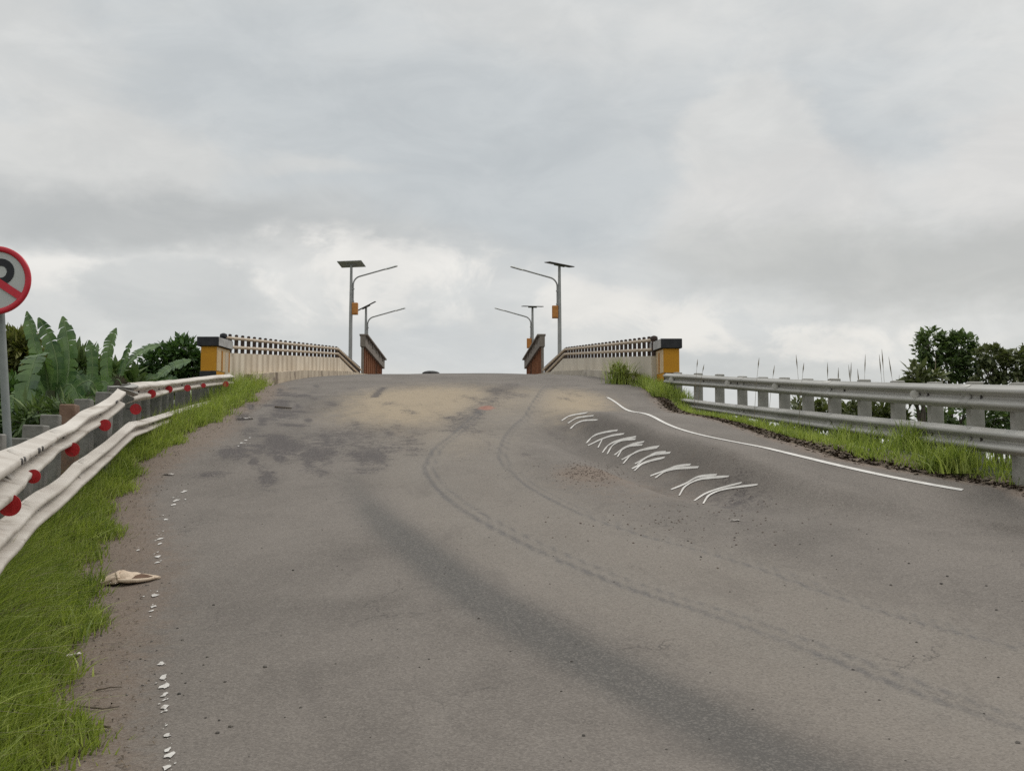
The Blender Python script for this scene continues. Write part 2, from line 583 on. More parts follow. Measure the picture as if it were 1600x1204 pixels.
def at(px, py, Y):
    """the point at depth Y seen in direction (px, py) of the photograph"""
    d = ray(px, py)
    return Vector((0, 0, EYE)) + d * (Y / d.y)


def hit(px, py, f=None, y0=2.0, y1=60.0):
    """where that line of sight meets the road"""
    d = ray(px, py)
    ys = np.arange(y0, y1, 0.02)
    k = ys / d.y
    z = EYE + k * d.z - (f or H)(k * d.x, ys)
    idx = np.nonzero(z <= 0)[0]
    i = idx[0] if len(idx) else len(ys) - 1
    if len(idx) and i > 0:
        q = z[i - 1] / (z[i - 1] - z[i])
        yr = ys[i - 1] + 0.02 * q
        kr = yr / d.y
        return Vector((kr * d.x, yr, float(H(kr * d.x, yr))))
    return Vector((k[i] * d.x, ys[i], float(H(k[i] * d.x, ys[i]))))


def hits(pts):
    return np.array([tuple(hit(*p))[:2] for p in pts])


def smooth_line(P, step=0.1):
    P = np.asarray(P, float)
    L = np.r_[0, np.cumsum(np.linalg.norm(np.diff(P, axis=0), axis=1))]
    fs = [table(list(zip(L, P[:, k]))) for k in range(P.shape[1])]
    t = np.linspace(0, L[-1], max(2, int(L[-1] / step) + 1))
    return np.stack([f(t) for f in fs], axis=1)


def px_curve(pts, step=5.0):
    """smooth curve through points of the photograph, as points of the road plan"""
    return hits([tuple(q) for q in smooth_line(np.array(pts, float), step)])


# road edges in plan, as x(y)
ledge = hits([(60, 1204), (95, 1120), (112, 990), (132, 900), (160, 830), (186, 768), (224, 721), (252, 701), (310, 668), (362, 641), (402, 605)])
ledge = ledge[np.argsort(ledge[:, 1])]
redge = hits([(1600, 767), (1450, 741), (1300, 711), (1150, 664), (1066, 645)])
redge = redge[np.argsort(redge[:, 1])]
L_A, L_K, L_E, L_F = at(352, 583, 27.5), at(530, 582, 40), at(566, 578, 49.6), at(597, 578, 62)
R_A, R_K, R_E, R_F = at(1018, 583, 27.5), at(880, 582, 40), at(847, 578, 49.6), at(823, 578, 62)
KERB = 0.35
lx = table([(-25, 1.5), (0, -0.9), (3.0, -1.65)] + [tuple(p[::-1]) for p in ledge if p[1] < 26.0]
           + [(29.5, -6.95), (33, -6.9), (40, L_K.x + KERB), (49.6, L_E.x + KERB), (62, L_F.x + KERB), (100, L_F.x - 1.8)])
rx = table([(-25, 9.0), (0, 6.3), (6, 6.05)] + [tuple(p[::-1]) for p in redge if p[1] < 24.5]
           + [(28, 3.55), (33, 2.75), (40, R_K.x - KERB), (49.6, R_E.x - KERB), (62, R_F.x - KERB), (100, R_F.x - 2.4)])


def G(x, y):
    """height of the natural ground"""
    x, y = np.asarray(x, float), np.asarray(y, float)
    e = np.maximum(lx(y) - x, x - rx(y))
    top = H(np.clip(x, lx(y), rx(y)), y)
    near = 1 - sstep(y, 6, 10)
    left = (x < lx(y))
    rise = 0.28 * sstep(e, 0.1, 0.8) * near * left
    drop = np.where(left, 0.55, 0.42) * sstep(e, 0.0, 1.3) * sstep(y, 12, 24)
    z = top - 0.02 + rise - drop - 0.42 * np.clip(e - 1.5, 0, None) + 0.05 * np.sin(x * 1.9 + y * 1.3) * sstep(e, 0.2, 1)
    z = np.where(e < 0, top - 0.16 * sstep(-e, 0.15, 0.5) - 0.02, z)
    fall = sstep(y, 41, 50)
    z = z - fall * 6.0
    base = -3.4 + 0.5 * np.sin(x * 0.05) * np.sin(y * 0.04)
    z = np.maximum(z, base)
    return z


# ------------------------------------------------------------------ ground
def spread(lo, hi, step, far, ratio=1.35):
    core = list(np.arange(lo, hi + 1e-6, step))
    a, s = lo, step
    left = []
    while a > -far:
        s *= ratio
        a -= s
        left.append(a)
    b, s = hi, step
    right = []
    while b < far:
        s *= ratio
        b += s
        right.append(b)
    return np.array(left[::-1] + core + right)


gxs = spread(-14, 14, 0.2, 5000)
gys = spread(-8, 42, 0.25, 5000)
GX, GY = np.meshgrid(gxs, gys)
GZ = G(GX, GY)
nx, ny = len(gxs), len(gys)
idx = np.arange(nx * ny).reshape(ny, nx)
F = np.stack([idx[:-1, :-1], idx[:-1, 1:], idx[1:, 1:], idx[1:, :-1]], -1).reshape(-1, 4)
m, t, b = principled('ground_soil')
v = t.coord('Object')
green = t.mix(t.smooth(t.noise(v, 0.5, 6), 0.35, 0.65), (0.035, 0.05, 0.018), (0.07, 0.085, 0.03))
soil = t.mix(t.smooth(t.noise(v, 3.0, 7, 0.65), 0.3, 0.7), (0.135, 0.10, 0.075), (0.215, 0.165, 0.125))
soil = t.mix(t.smooth(t.noise(v, 30, 4), 0.55, 0.75), soil, (0.09, 0.07, 0.055))
edge = t.m('ADD', t.attr('verge'), t.m('MULTIPLY', t.m('SUBTRACT', t.noise(v, 2.5, 5), 0.5), 1.1))
t.put(b.inputs['Base Color'], t.mix(t.smooth(edge, 0.3, 1.1), soil, green))
b.inputs['Roughness'].default_value = 0.95
t.put(b.inputs['Normal'], t.bump(t.noise(v, 25, 6, 0.65), 0.5, 0.03))
verge = np.clip(np.maximum(lx(GY) - GX, GX - rx(GY)), 0, 3)
g = link('ground', big_mesh('ground', np.stack([GX, GY, GZ], -1).reshape(-1, 3), F, True, {'verge': verge.ravel()}), m)
tag(g, kind='structure')

# ------------------------------------------------------------------ road
ys = np.concatenate([np.arange(-20, 1.5, 0.5), np.arange(1.5, 37, 0.075), np.arange(37, 100, 0.5)])
NC = 150
u = np.linspace(0, 1, NC)
RY = np.repeat(ys[:, None], NC, 1)
RX = lx(RY) + (rx(RY) - lx(RY)) * u[None, :]
# ragged asphalt edges
rag = 0.06 * np.sin(RY * 5.1) + 0.05 * np.sin(RY * 11.3 + 1) + 0.03 * np.sin(RY * 23.0)
RX = RX + np.abs(rag) * ((u > 0.995) * 1.0 - (u < 0.005) * 1.0)[None, :] * (RY < 27)
RZ = H(RX, RY)
RZ[:, 0] -= 0.05
RZ[:, -1] -= 0.05
flat = lambda a: a.ravel()


def gauss(line, sig, x=RX, y=RY):
    d, _, fr = seg_dist(x, y, line)
    return np.exp(-(d / sig) ** 2), fr


def spot(px, py, rpx, rpy, sharp=1.0):
    """soft ellipse round a point of the road; radii measured on the road plane"""
    c0 = hit(px, py)
    cx1 = hit(px + rpx, py)
    cy1 = hit(px, py + rpy)
    a = abs(cx1.x - c0.x)
    bb = max(abs(cy1.y - c0.y), 0.2)
    d = ((RX - c0.x) / a) ** 2 + ((RY - c0.y) / bb) ** 2
    return np.exp(-d * sharp)


trA = smooth_line(hits([(752, 640), (700, 684), (675, 705), (664, 728), (680, 760), (720, 795), (800, 840), (900, 886), (1000, 925), (1100, 957), (1200, 992), (1300, 1030), (1400, 1070), (1595, 1138)]), 0.25)
trB = smooth_line(hits([(850, 604), (820, 650), (785, 690), (780, 710), (800, 740), (870, 785), (1000, 835), (1100, 862), (1200, 893), (1300, 930), (1400, 962), (1595, 1014)]), 0.25)
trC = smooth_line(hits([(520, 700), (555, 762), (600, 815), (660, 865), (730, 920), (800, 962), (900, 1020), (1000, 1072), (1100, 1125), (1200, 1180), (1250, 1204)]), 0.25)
trD = smooth_line(hits([(800, 600), (750, 640), (712, 672)]), 0.25)
trE = smooth_line(hits([(470, 605), (445, 630), (420, 660), (416, 690), (440, 722)]), 0.25)
trF = smooth_line(hits([(405, 714), (480, 718), (560, 718)]), 0.25)
trG = smooth_line(hits([(600, 605), (585, 620)]), 0.25)
gA, fA = gauss(trA, 0.045)
gA2, _ = gauss(trA + np.array([0.13, 0.08]), 0.035)
gB, fB = gauss(trB, 0.04)
gB2, _ = gauss(trB + np.array([0.11, 0.07]), 0.03)
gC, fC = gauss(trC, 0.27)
gD, _ = gauss(trD, 0.4)
track = np.clip(gA * 0.95 + gA2 * 0.75 + gB * 0.85 + gB2 * 0.6, 0, 1)
lane = np.clip(gauss(smooth_line((trA[np.linspace(0, len(trA) - 1, 40).astype(int)] + trB[np.linspace(0, len(trB) - 1, 40).astype(int)]) / 2, 0.25), 1.0)[0] + 0.8 * gauss(trC + np.array([0.9, 0.5]), 0.6)[0], 0, 1)
halo = np.clip(gauss(trA, 0.45)[0] * 0.5 + gauss(trB, 0.4)[0] * 0.4, 0, 1)
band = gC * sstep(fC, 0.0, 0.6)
blot = np.zeros_like(RX)
for tr_, cnt, jx, wt in ((trE, 34, 0.32, 0.95), (trF, 16, 0.25, 0.8)):
    for _ in range(cnt):
        q = tr_[RNG.integers(len(tr_))] + RNG.normal(size=2) * (jx, jx * 2.2)
        rx_, ry_ = RNG.uniform(0.06, 0.30), RNG.uniform(0.15, 0.75)
        blot = np.maximum(blot, wt * RNG.uniform(0.65, 1.15) * np.exp(-(((RX - q[0] + 0.25 * (RY - q[1])) / rx_) ** 2 + ((RY - q[1]) / ry_) ** 2)))
for _ in range(60):
    c0 = hit(RNG.uniform(430, 900), RNG.uniform(598, 720))
    rx_, ry_ = RNG.uniform(0.04, 0.3), RNG.uniform(0.2, 0.9)
    blot = np.maximum(blot, RNG.uniform(0.15, 0.5) * np.exp(-(((RX - c0.x + 0.2 * (RY - c0.y)) / rx_) ** 2 + ((RY - c0.y) / ry_) ** 2)))
dark = np.clip(blot + gauss(trG, 0.12)[0] * 0.8 + spot(540, 680, 90, 26) * 0.55
               + spot(470, 640, 60, 20) * 0.35 + gD * 0.5 + spot(1150, 788, 60, 14) * 0.5, 0, 1)  # last spot paints in the shade on the slope below the ridge
sand = np.clip(spot(655, 628, 120, 40) + spot(900, 628, 60, 26) * 0.8 + spot(720, 690, 90, 30) * 0.3 + spot(800, 620, 70, 26) * 0.3, 0, 1)
eL = RX - lx(RY)
eR = rx(RY) - RX
dirt = np.clip(1.05 - eL / (1.0 + 0.3 * np.sin(RY * 0.8)), 0, 1) * (RY < 29) + np.clip(0.9 - eR / 0.45, 0, 1) * (RY < 27)
dirt = np.clip(dirt + spot(1000, 760, 210, 40) * 0.35 + spot(925, 738, 40, 14) * 0.7, 0, 1)
red = spot(760, 637, 14, 4)
crest = sstep(RY, 31.5, 34.5)
ny, nx = RX.shape
idx = np.arange(nx * ny).reshape(ny, nx)
F = np.stack([idx[:-1, :-1], idx[:-1, 1:], idx[1:, 1:], idx[1:, :-1]], -1).reshape(-1, 4)
m, t, b = principled('road_asphalt')
v = t.coord('Object')
col = t.mix(t.smooth(t.noise(v, 0.55, 6, 0.6, 0.4), 0.3, 0.7), (0.118, 0.103, 0.090), (0.166, 0.145, 0.127))
col = t.mix(t.m('MULTIPLY', t.smooth(t.noise(t.vm('MULTIPLY', v, (1.0, 0.22, 1.0)), 2.2, 6, 0.65), 0.45, 0.75), 0.45), col, (0.178, 0.157, 0.138))
jit = t.m('SUBTRACT', t.noise(v, 5.0, 6, 0.65), 0.5)
jit2 = t.m('SUBTRACT', t.noise(v, 23.0, 8, 0.75, 0.4), 0.5)


def mask(name, lo, hi, amt, j=0.9, j2=0.5):
    q = t.m('ADD', t.attr(name), t.m('ADD', t.m('MULTIPLY', jit, j), t.m('MULTIPLY', jit2, j2)))
    q = t.m('MULTIPLY', t.smooth(q, lo, hi), t.smooth(t.attr(name), 0.02, 0.2))
    return t.m('MULTIPLY', q, amt)


col = t.mix(mask('sand', 0.05, 0.8, 0.9), col, (0.33, 0.262, 0.178))
col = t.mix(mask('lane', 0.0, 0.9, 0.5, 0.9, 0.4), col, (0.205, 0.178, 0.150))
col = t.mix(mask('halo', 0.1, 0.7, 0.4), col, (0.19, 0.172, 0.150))
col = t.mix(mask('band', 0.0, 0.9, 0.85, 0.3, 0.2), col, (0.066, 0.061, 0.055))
col = t.mix(mask('dirt', 0.15, 0.75, 0.8), col, (0.165, 0.122, 0.092))
col = t.mix(mask('dark', 0.2, 0.75, 0.85, 1.7, 2.2), col, (0.058, 0.050, 0.050))
col = t.mix(t.m('MULTIPLY', mask('track', 0.15, 0.95, 0.7, 0.8, 0.6), t.smooth(t.noise(v, 1.5, 5, 0.6), 0.3, 0.55, 0.55, 1.0)), col, (0.085, 0.08, 0.08))
col = t.mix(mask('red', 0.3, 0.7, 0.6), col, (0.34, 0.12, 0.08))
col = t.mix(t.m('MULTIPLY', t.attr('crest'), 0.5), col, (0.105, 0.098, 0.093))
# aggregate grains, small cracks of lighter and darker stone
gr = t.voro(v, 85.0, 'F1', 1)
grs = t.sep(gr)[0]
col = t.mix(t.m('MULTIPLY', t.smooth(grs, 0.5, 1.0), 0.26), col, (0.29, 0.26, 0.23))
col = t.mix(t.m('MULTIPLY', t.smooth(grs, 0.4, 0.0), 0.3), col, (0.06, 0.053, 0.048))
pits = t.noise(v, 48.0, 3, 0.7)
col = t.mix(t.m('MULTIPLY', t.smooth(pits, 0.62, 0.72), 0.4), col, (0.05, 0.045, 0.042))
cw = t.vm('ADD', v, t.vm('SCALE', t.vm('SUBTRACT', t.noise(v, 1.7, 6, 0.65, 0.0, 1), (0.5, 0.5, 0.5)), 0.9))
crk = t.voro(cw, 0.75, 'DISTANCE_TO_EDGE')
crm = t.m('MULTIPLY', t.smooth(crk, 0.009, 0.002), t.smooth(t.noise(v, 0.8, 4), 0.5, 0.66))
col = t.mix(t.m('MULTIPLY', crm, 0.55), col, (0.045, 0.04, 0.037))
pat = t.smooth(t.noise(t.vm('MULTIPLY', v, (1.0, 0.45, 1.0)), 1.3, 8, 0.7, 0.6), 0.52, 0.72)
col = t.mix(t.m('MULTIPLY', pat, 0.28), col, (0.09, 0.078, 0.07))
t.put(b.inputs['Base Color'], col)
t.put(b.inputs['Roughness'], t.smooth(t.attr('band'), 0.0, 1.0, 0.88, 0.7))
b.inputs['Specular IOR Level'].default_value = 0.25
hgt = t.m('ADD', t.m('MULTIPLY', t.voro(v, 70.0), 0.35), t.m('ADD', t.m('MULTIPLY', t.noise(v, 22.0, 5, 0.65), 0.8), t.m('MULTIPLY', t.m('MULTIPLY', t.attr('track'), jit2), 1.2)))
t.put(b.inputs['Normal'], t.bump(hgt, 0.35, 0.018))
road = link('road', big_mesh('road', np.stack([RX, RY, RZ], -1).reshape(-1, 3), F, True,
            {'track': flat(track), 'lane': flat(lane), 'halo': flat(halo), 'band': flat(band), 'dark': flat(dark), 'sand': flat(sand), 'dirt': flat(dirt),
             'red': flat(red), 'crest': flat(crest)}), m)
tag(road, kind='structure')

# bridge slab under the road
yy = np.arange(41.0, 100.1, 1.0)
V, Fq = [], []
for y in yy:
    a, c_ = float(lx(y)) - 0.9, float(rx(y)) + 0.9
    z = float(profile(y)) + EYE
    V += [(a, y, z - 0.06), (c_, y, z - 0.06), (c_, y, z - 0.9), (a, y, z - 0.9)]
for i in range(len(yy) - 1):
    p, q = 4 * i, 4 * i + 4
    for k in range(4):
        Fq.append([p + k, q + k, q + (k + 1) % 4, p + (k + 1) % 4])
Fq += [[3, 2, 1, 0], [len(V) - 4, len(V) - 3, len(V) - 2, len(V) - 1]]
M['deck'] = pmat('deck_concrete', (0.17, 0.155, 0.135), (0.25, 0.23, 0.2), 1.5, 0.9, bump=0.3)
tag(link('bridge_deck', mesh('bridge_deck', V, Fq), M['deck']), kind='structure')


# ------------------------------------------------------------------ painted markings
def strip_mesh(name, P, w, lift=0.008, taper=False, ragged=0.0, px_w=None):
    P = np.asarray(P, float)
    d = np.gradient(P, axis=0)
    d /= np.linalg.norm(d, axis=1)[:, None] + 1e-9
    n = np.stack([-d[:, 1], d[:, 0]], 1)
    k = len(P)
    ww = np.full(k, w)
    if taper:
        tt = np.linspace(0, 1, k)
        ww = w * (0.6 + 0.4 * np.minimum(1, np.minimum(tt, 1 - tt) * 8))
    if ragged:
        ww = ww * (1 + ragged * RNG.normal(size=k))
    if px_w:
        zs = H(P[:, 0], P[:, 1])
        p2 = lambda q: np.stack([q[:, 0] / q[:, 1], (H(q[:, 0], q[:, 1]) - EYE) / q[:, 1]], 1) * 1600
        a_, b2 = p2(P), p2(P + n * 0.02)
        td = np.gradient(a_, axis=0)
        td /= np.linalg.norm(td, axis=1)[:, None] + 1e-9
        dv = (b2 - a_) / 0.02
        app = np.abs(dv[:, 0] * td[:, 1] - dv[:, 1] * td[:, 0])
        goal = np.array([px_w(y_) for y_ in P[:, 1]])
        ww = ww / w * np.clip(goal / (app + 1e-6), 0.028, 0.10)
        kk = 4 if k < 60 else 16
        ww = np.convolve(np.r_[[ww[0]] * kk, ww, [ww[-1]] * kk], np.ones(2 * kk + 1) / (2 * kk + 1), 'valid')
    rows = []
    for s_ in (-0.5, -0.17, 0.17, 0.5):
        q = P + n * (ww * s_)[:, None]
        rows.append(np.c_[q, H(q[:, 0], q[:, 1]) + lift])
    V = np.stack(rows, 1).reshape(-1, 3)
    F = [[4 * i + j, 4 * i + 4 + j, 4 * i + 5 + j, 4 * i + 1 + j] for i in range(k - 1) for j in range(3)]
    return mesh(name, V, F, True)


def cr(p):
    return (840 + p[0] / 4, 600 + p[1] / 4)


line = px_curve([(950, 621), (960, 630), (980, 637), (1002, 649), (1025, 657), (1055, 666), (1085, 674), (1115, 682), (1165, 697),
             (1210, 706), (1240, 711), (1280, 718), (1344, 732), (1409, 748), (1455, 758), (1496, 767)])
lt = np.r_[0, np.cumsum(np.hypot(*np.diff(line, axis=0).T))]
tq = np.arange(0, lt[-1], 0.06)
ln = np.stack([np.polyval(np.polyfit(lt, line[:, q], 5), tq) for q in (0, 1)], 1)
o = link('edge_line', strip_mesh('edge_line', ln, 0.115, 0.007, False, 0.10, lambda y_: 0.8 + 31.0 / y_), M['white_paint'])
tag(o, 'white painted edge line curving along the right shoulder of the road', 'road marking', kind='structure')

# worn remains of the left edge line: flakes of paint
V, Fq = [], []
flakes = [(391, 684, 2), (384, 688, 2.5), (378, 692, 2.5), (372, 697, 1.6), (288, 768, 4), (276, 782, 4), (270, 789, 3.5), (259, 812, 3), (255, 830, 1.5),
          (251, 842, 4), (249, 850, 3), (247, 870, 5), (246, 879, 4), (242, 930, 5), (240, 948, 4), (236, 955, 3), (252, 1037, 5), (255, 1059, 6), (256, 1073, 6.5),
          (257, 1086, 4.5), (257, 1094, 3), (258, 1105, 5), (259, 1111, 3), (260, 1134, 2.5), (261, 1150, 5), (262, 1172, 5.5), (265, 1181, 7), (263, 1199, 7),
          (215, 860, 2.2), (1150, 1153, 0.1)]
flakes += [(px + random.gauss(0, 6), py + random.gauss(0, 9), random.uniform(0.6, 1.6)) for (px, py, r) in flakes if r > 2 for _ in range(2)]
for (px, py, r) in flakes:
    c0 = hit(px, py)
    rr = r / 1600 * c0.y
    n = 8
    base = len(V)
    for j in range(n):
        a = 2 * math.pi * j / n
        k = random.choice((0.55, 0.8, 1.1, 1.25))
        x, y = c0.x + rr * k * math.cos(a), c0.y + rr * 2.1 * k * math.sin(a)
        V.append((x, y, float(H(x, y)) + 0.007))
    V.append((c0.x, c0.y, float(H(c0.x, c0.y)) + 0.008))
    for j in range(n):
        Fq.append([base + j, base + (j + 1) % n, base + n])
M['flake_paint'] = pmat('flake_paint', (0.48, 0.455, 0.425), (0.62, 0.595, 0.56), 9, 0.85, c3=(0.3, 0.27, 0.24), s3=25, t3=(0.52, 0.68))
tag(link('worn_edge_line', mesh('worn_edge_line', V, Fq, True), M['flake_paint']),
    'flaked remains of the white edge line along the dusty left side', 'road marking', kind='structure')

CROSS = [
    ([[(150, 230), (200, 200), (310, 180)]], 'single white stroke painted over the hump, farthest of the row'),
    ([[(190, 245), (250, 212), (350, 198)]], 'white stroke painted over the hump, middle of the three farthest strokes'),
    ([[(205, 280), (240, 248), (300, 228), (375, 225)]], 'white stroke painted over the hump, nearest of the three farthest strokes'),
    ([[(305, 370), (350, 325), (420, 302), (500, 290)]], 'plain curved white stroke on the hump, first after the gap beyond the crosses'),
    ([[(315, 385), (400, 345), (470, 322), (540, 312)], [(378, 400), (392, 372), (405, 345)]], 'white stroke with a short side leg, on the far half of the hump'),
    ([[(405, 430), (440, 385), (500, 355), (615, 330)], [(435, 440), (470, 385), (540, 352), (612, 347)]], 'small white cross on the hump just nearer than the stroke with a short leg'),
    ([[(480, 445), (540, 400), (600, 375), (665, 362)], [(500, 457), (530, 412), (590, 387), (655, 383)]], 'small narrow white cross painted mid way along the road hump'),
    ([[(525, 475), (590, 440), (680, 405), (760, 390)], [(535, 500), (580, 450), (640, 418), (750, 400)]], 'white cross on the hump with two legs joined at the top right'),
    ([[(608, 500), (680, 460), (740, 432), (800, 425)], [(625, 505), (690, 457), (750, 440), (830, 432)]], 'slim white cross on the hump whose strokes almost run together'),
    ([[(590, 530), (660, 495), (720, 475), (795, 460)], [(605, 545), (650, 505), (720, 480), (790, 463)]], 'slim white cross on the hump, fourth from the nearest cross'),
    ([[(705, 575), (800, 540), (870, 515), (955, 505)], [(735, 590), (800, 548), (880, 530), (1005, 523)]], 'white cross standing alone on the hump, third from the nearest'),
    ([[(835, 660), (920, 625), (1010, 580), (1120, 568)], [(885, 700), (920, 645), (1030, 595), (1195, 580)]], 'large wide white cross on the hump, second from the nearest'),
    ([[(980, 730), (1050, 685), (1150, 650), (1275, 618)], [(1035, 750), (1070, 700), (1170, 660), (1375, 632)]], 'large white cross on the hump, nearest and longest of the row'),
]
for strokes, lab in CROSS:
    V, Fq = [], []
    for si, s_ in enumerate(strokes):
        P = px_curve([cr(p) for p in s_], 2.0)
        me = strip_mesh('tmp', P, 0.042, 0.008 + 0.004 * si, True, 0.06, lambda y_: 35.0 / y_ - 0.1)
        b0 = len(V)
        V += [tuple(q.co) for q in me.vertices]
        Fq += [[b0 + k for k in p.vertices] for p in me.polygons]
        bpy.data.meshes.remove(me)
    o = link('painted_cross', mesh('painted_cross', V, Fq, True), M['cross_paint'])
    tag(o, lab, 'painted mark', 'white strokes and crosses painted along the road hump')


# ------------------------------------------------------------------ guard rails
WPROF = [(0.0, 0.0), (0.03, 0.006), (0.05, 0.013), (0.155, 0.074), (0.175, 0.081), (0.275, 0.083), (0.30, 0.077), (0.44, 0.008), (0.46, 0.002), (0.54, 0.002), (0.56, 0.008),
         (0.70, 0.077), (0.725, 0.083), (0.825, 0.081), (0.845, 0.074), (0.95, 0.013), (0.97, 0.006), (1.0, 0.0)]


class Beam:
    """corrugated guard rail beam; pts = list of (top point, bottom point)"""
    def __init__(s, pts, toward, step=0.12, smooth=True, dent=0.0, deep=1.0):
        s.deep = deep
        T = np.array([tuple(p[0]) for p in pts])
        B = np.array([tuple(p[1]) for p in pts])
        L = np.r_[0, np.cumsum(np.linalg.norm(np.diff(T, axis=0), axis=1))]
        n = max(2, int(L[-1] / step))
        tt = np.linspace(0, L[-1], n)
        if smooth:
            fi = lambda A: np.stack([table(list(zip(L, A[:, k])))(tt) for k in range(3)], 1)
        else:
            fi = lambda A: np.stack([np.interp(tt, L, A[:, k]) for k in range(3)], 1)
        s.T, s.B, s.L = fi(T), fi(B), tt
        def avg(A, k):
            Q = np.concatenate([np.repeat(A[:1], k, 0), A, np.repeat(A[-1:], k, 0)])
            return np.stack([np.convolve(Q[:, c_], np.ones(2 * k + 1) / (2 * k + 1), 'valid') for c_ in range(A.shape[1])], 1)
        if n > 12 and not smooth:
            e0, e1 = s.T[[0, -1]].copy(), s.B[[0, -1]].copy()
            s.T, s.B = avg(s.T, 1), avg(s.B, 1)
            s.T[[0, -1]], s.B[[0, -1]] = e0, e1
        d = np.gradient(s.T, axis=0)
        if n > 12:
            d = avg(d, 5)
        nrm = np.stack([d[:, 1], -d[:, 0]], 1) * toward
        nrm /= np.linalg.norm(nrm, axis=1)[:, None]
        s.N = np.c_[nrm, np.zeros(n)]
        if n > 12:
            s.T, s.B = s.T - s.N * 0.06 * deep, s.B - s.N * 0.075 * deep
        if dent:
            w = dent * (np.sin(tt * 2.3) * 0.8 + np.sin(tt * 4.7 + 1) * 0.4)
            s.T = s.T + s.N * w[:, None] + np.c_[np.zeros(n), np.zeros(n), 0.5 * w]
            s.B = s.B + s.N * (w * 0.7)[:, None]

    def point(s, i, v, lift=0.0):
        off = np.interp(v, [p[0] for p in WPROF], [p[1] for p in WPROF]) * s.deep + lift
        return s.T[i] * (1 - v) + s.B[i] * v + s.N[i] * off

    def at_y(s, y):
        return int(np.argmin(abs(s.T[:, 1] - y)))

    def me(s, name, org):
        V = [s.point(i, v) - np.array(org) for i in range(len(s.T)) for v, _ in WPROF]
        k = len(WPROF)
        F = [[i * k + j, (i + 1) * k + j, (i + 1) * k + j + 1, i * k + j + 1] for i in range(len(s.T) - 1) for j in range(k - 1)]
        return mesh(name, V, F, True)

    def build(s, mat, parent, name='rail_beam'):
        o = link(name, s.me(name, parent.location), mat, parent)
        md = o.modifiers.new('thick', 'SOLIDIFY')
        md.thickness = 0.006
        md.offset = 0
        return o

    def patch(s, i0, i1, v0, v1, mat, parent, name, lift=0.006):
        vs = np.linspace(v0, v1, 9)
        V = [s.point(i, v, lift) - np.array(parent.location) for i in range(i0, i1 + 1) for v in vs]
        F = [[i * 9 + j, (i + 1) * 9 + j, (i + 1) * 9 + j + 1, i * 9 + j + 1] for i in range(i1 - i0) for j in range(8)]
        o = link(name, mesh(name, V, F, True), mat, parent)
        md = o.modifiers.new('thick', 'SOLIDIFY')
        md.thickness = 0.004
        return o


def tb(px, top, bot, y):
    a, b_ = at(px, top, y), at(px, bot, y)
    return (a, b_)


def post_mesh(name, w, d, h, seed):
    rnd = random.Random(seed)
    mb = MB()
    mb.box((0, 0, h / 2), (w, d, h), taper=rnd.uniform(0.93, 1.0))
    me = mb.me(name, False, 0.012)
    return me


# ---- right guard rail
gr_r = thing('guard_rail', (5.6, 14, float(G(5.9, 14))), 'straight grey steel double guard rail on grey posts, right side of the road', 'guard rail', 'guard rails')
up_r = [tb(1037, 583, 600, 25.3), tb(1060, 584, 602, 24.5), tb(1130, 588, 607, 22.2), tb(1200, 591, 613.5, 19.8), tb(1300, 595, 622.5, 17.0), tb(1450, 599, 634, 13.9), tb(1600, 602, 645, 11.5)]
lo_r = [tb(1055, 621, 635, 24.6), tb(1130, 630, 647, 22.2), tb(1200, 636.5, 659, 19.8), tb(1300, 646, 675, 17.0), tb(1450, 660, 696, 13.9), tb(1600, 674, 714, 11.5)]


def extend(lst, dist, lat=0.0):
    (t0, b0), (t1, b1) = lst[-2], lst[-1]
    d = (t1 - t0).normalized() * dist
    d.x += lat * dist
    lst.append((t1 + d, b1 + d))


extend(up_r, 3.5, 0.12)
extend(lo_r, 3.5, 0.12)
BU, BL = Beam(up_r, 1), Beam(lo_r, 1)
BU.build(M['steel_rail'], gr_r)
BL.build(M['steel_rail'], gr_r)
pm = post_mesh('post', 0.12, 0.2, 1.75, 3)
d_along = 0.4
Ltot = BU.L[-1]
while d_along < Ltot:
    i = int(np.argmin(abs(BU.L - d_along)))
    p = BU.T[i] - BU.N[i] * 0.15
    ang = math.atan2(BU.N[i][1], BU.N[i][0]) + math.pi / 2
    ztop = BU.T[i][2] + random.uniform(0.015, 0.04)
    link('post', pm, M['pale_post'], gr_r, Vector((p[0], p[1], ztop - 1.75)) - Vector(gr_r.location), (0, random.uniform(-0.02, 0.02), ang))
    d_along += 1.1
# spacer blocks + bolts between post and beam
bm_ = MB().box((0, 0, 0), (0.035, 0.02, 0.05)).me('bolt', False, 0.004)
for px, py, y in ((1098, 600, 23.3), (1148, 601.5, 21.6), (1317, 611, 16.6), (1440, 616, 14.0), (1523, 621, 12.6), (1362, 664, 15.6), (1525, 688, 12.6), (1452, 676, 13.9)):
    bb_ = BU if py < 640 else BL
    i = bb_.at_y(y)
    p = bb_.point(i, 0.5, 0.012)
    link('bolt', bm_, M['dark_metal'], gr_r, Vector(p) - Vector(gr_r.location), (0, 0, math.atan2(bb_.N[i][1], bb_.N[i][0]) + math.pi / 2))
for px, py, y in ((1052, 595, 24.8), (1139, 599.5, 21.9), (1210, 606, 19.4), (1428, 616, 14.2)):
    i = BU.at_y(y)
    p = Vector(BU.point(i, 0.5, 0.09))
    mb = MB().disc(p, (-0.25, -1, 0.02), 0.058, 0.008, 24)
    rf = mb.build('reflector', M['pale_plate'], gr_r, True)
    q = Vector(BU.point(i, 0.5, 0.0))
    mb = MB().tube([q, p + Vector((0, 0.012, 0))], 0.01, 6)
    mb.build('bracket', M['dark_metal'], rf)
for y in (13.0, 17.4, 21.4):
    for bb_ in (BU, BL):
        i = bb_.at_y(y)
        bb_.patch(i, i + 2, 0.02, 0.98, M['steel_rail'], gr_r, 'splice_plate')

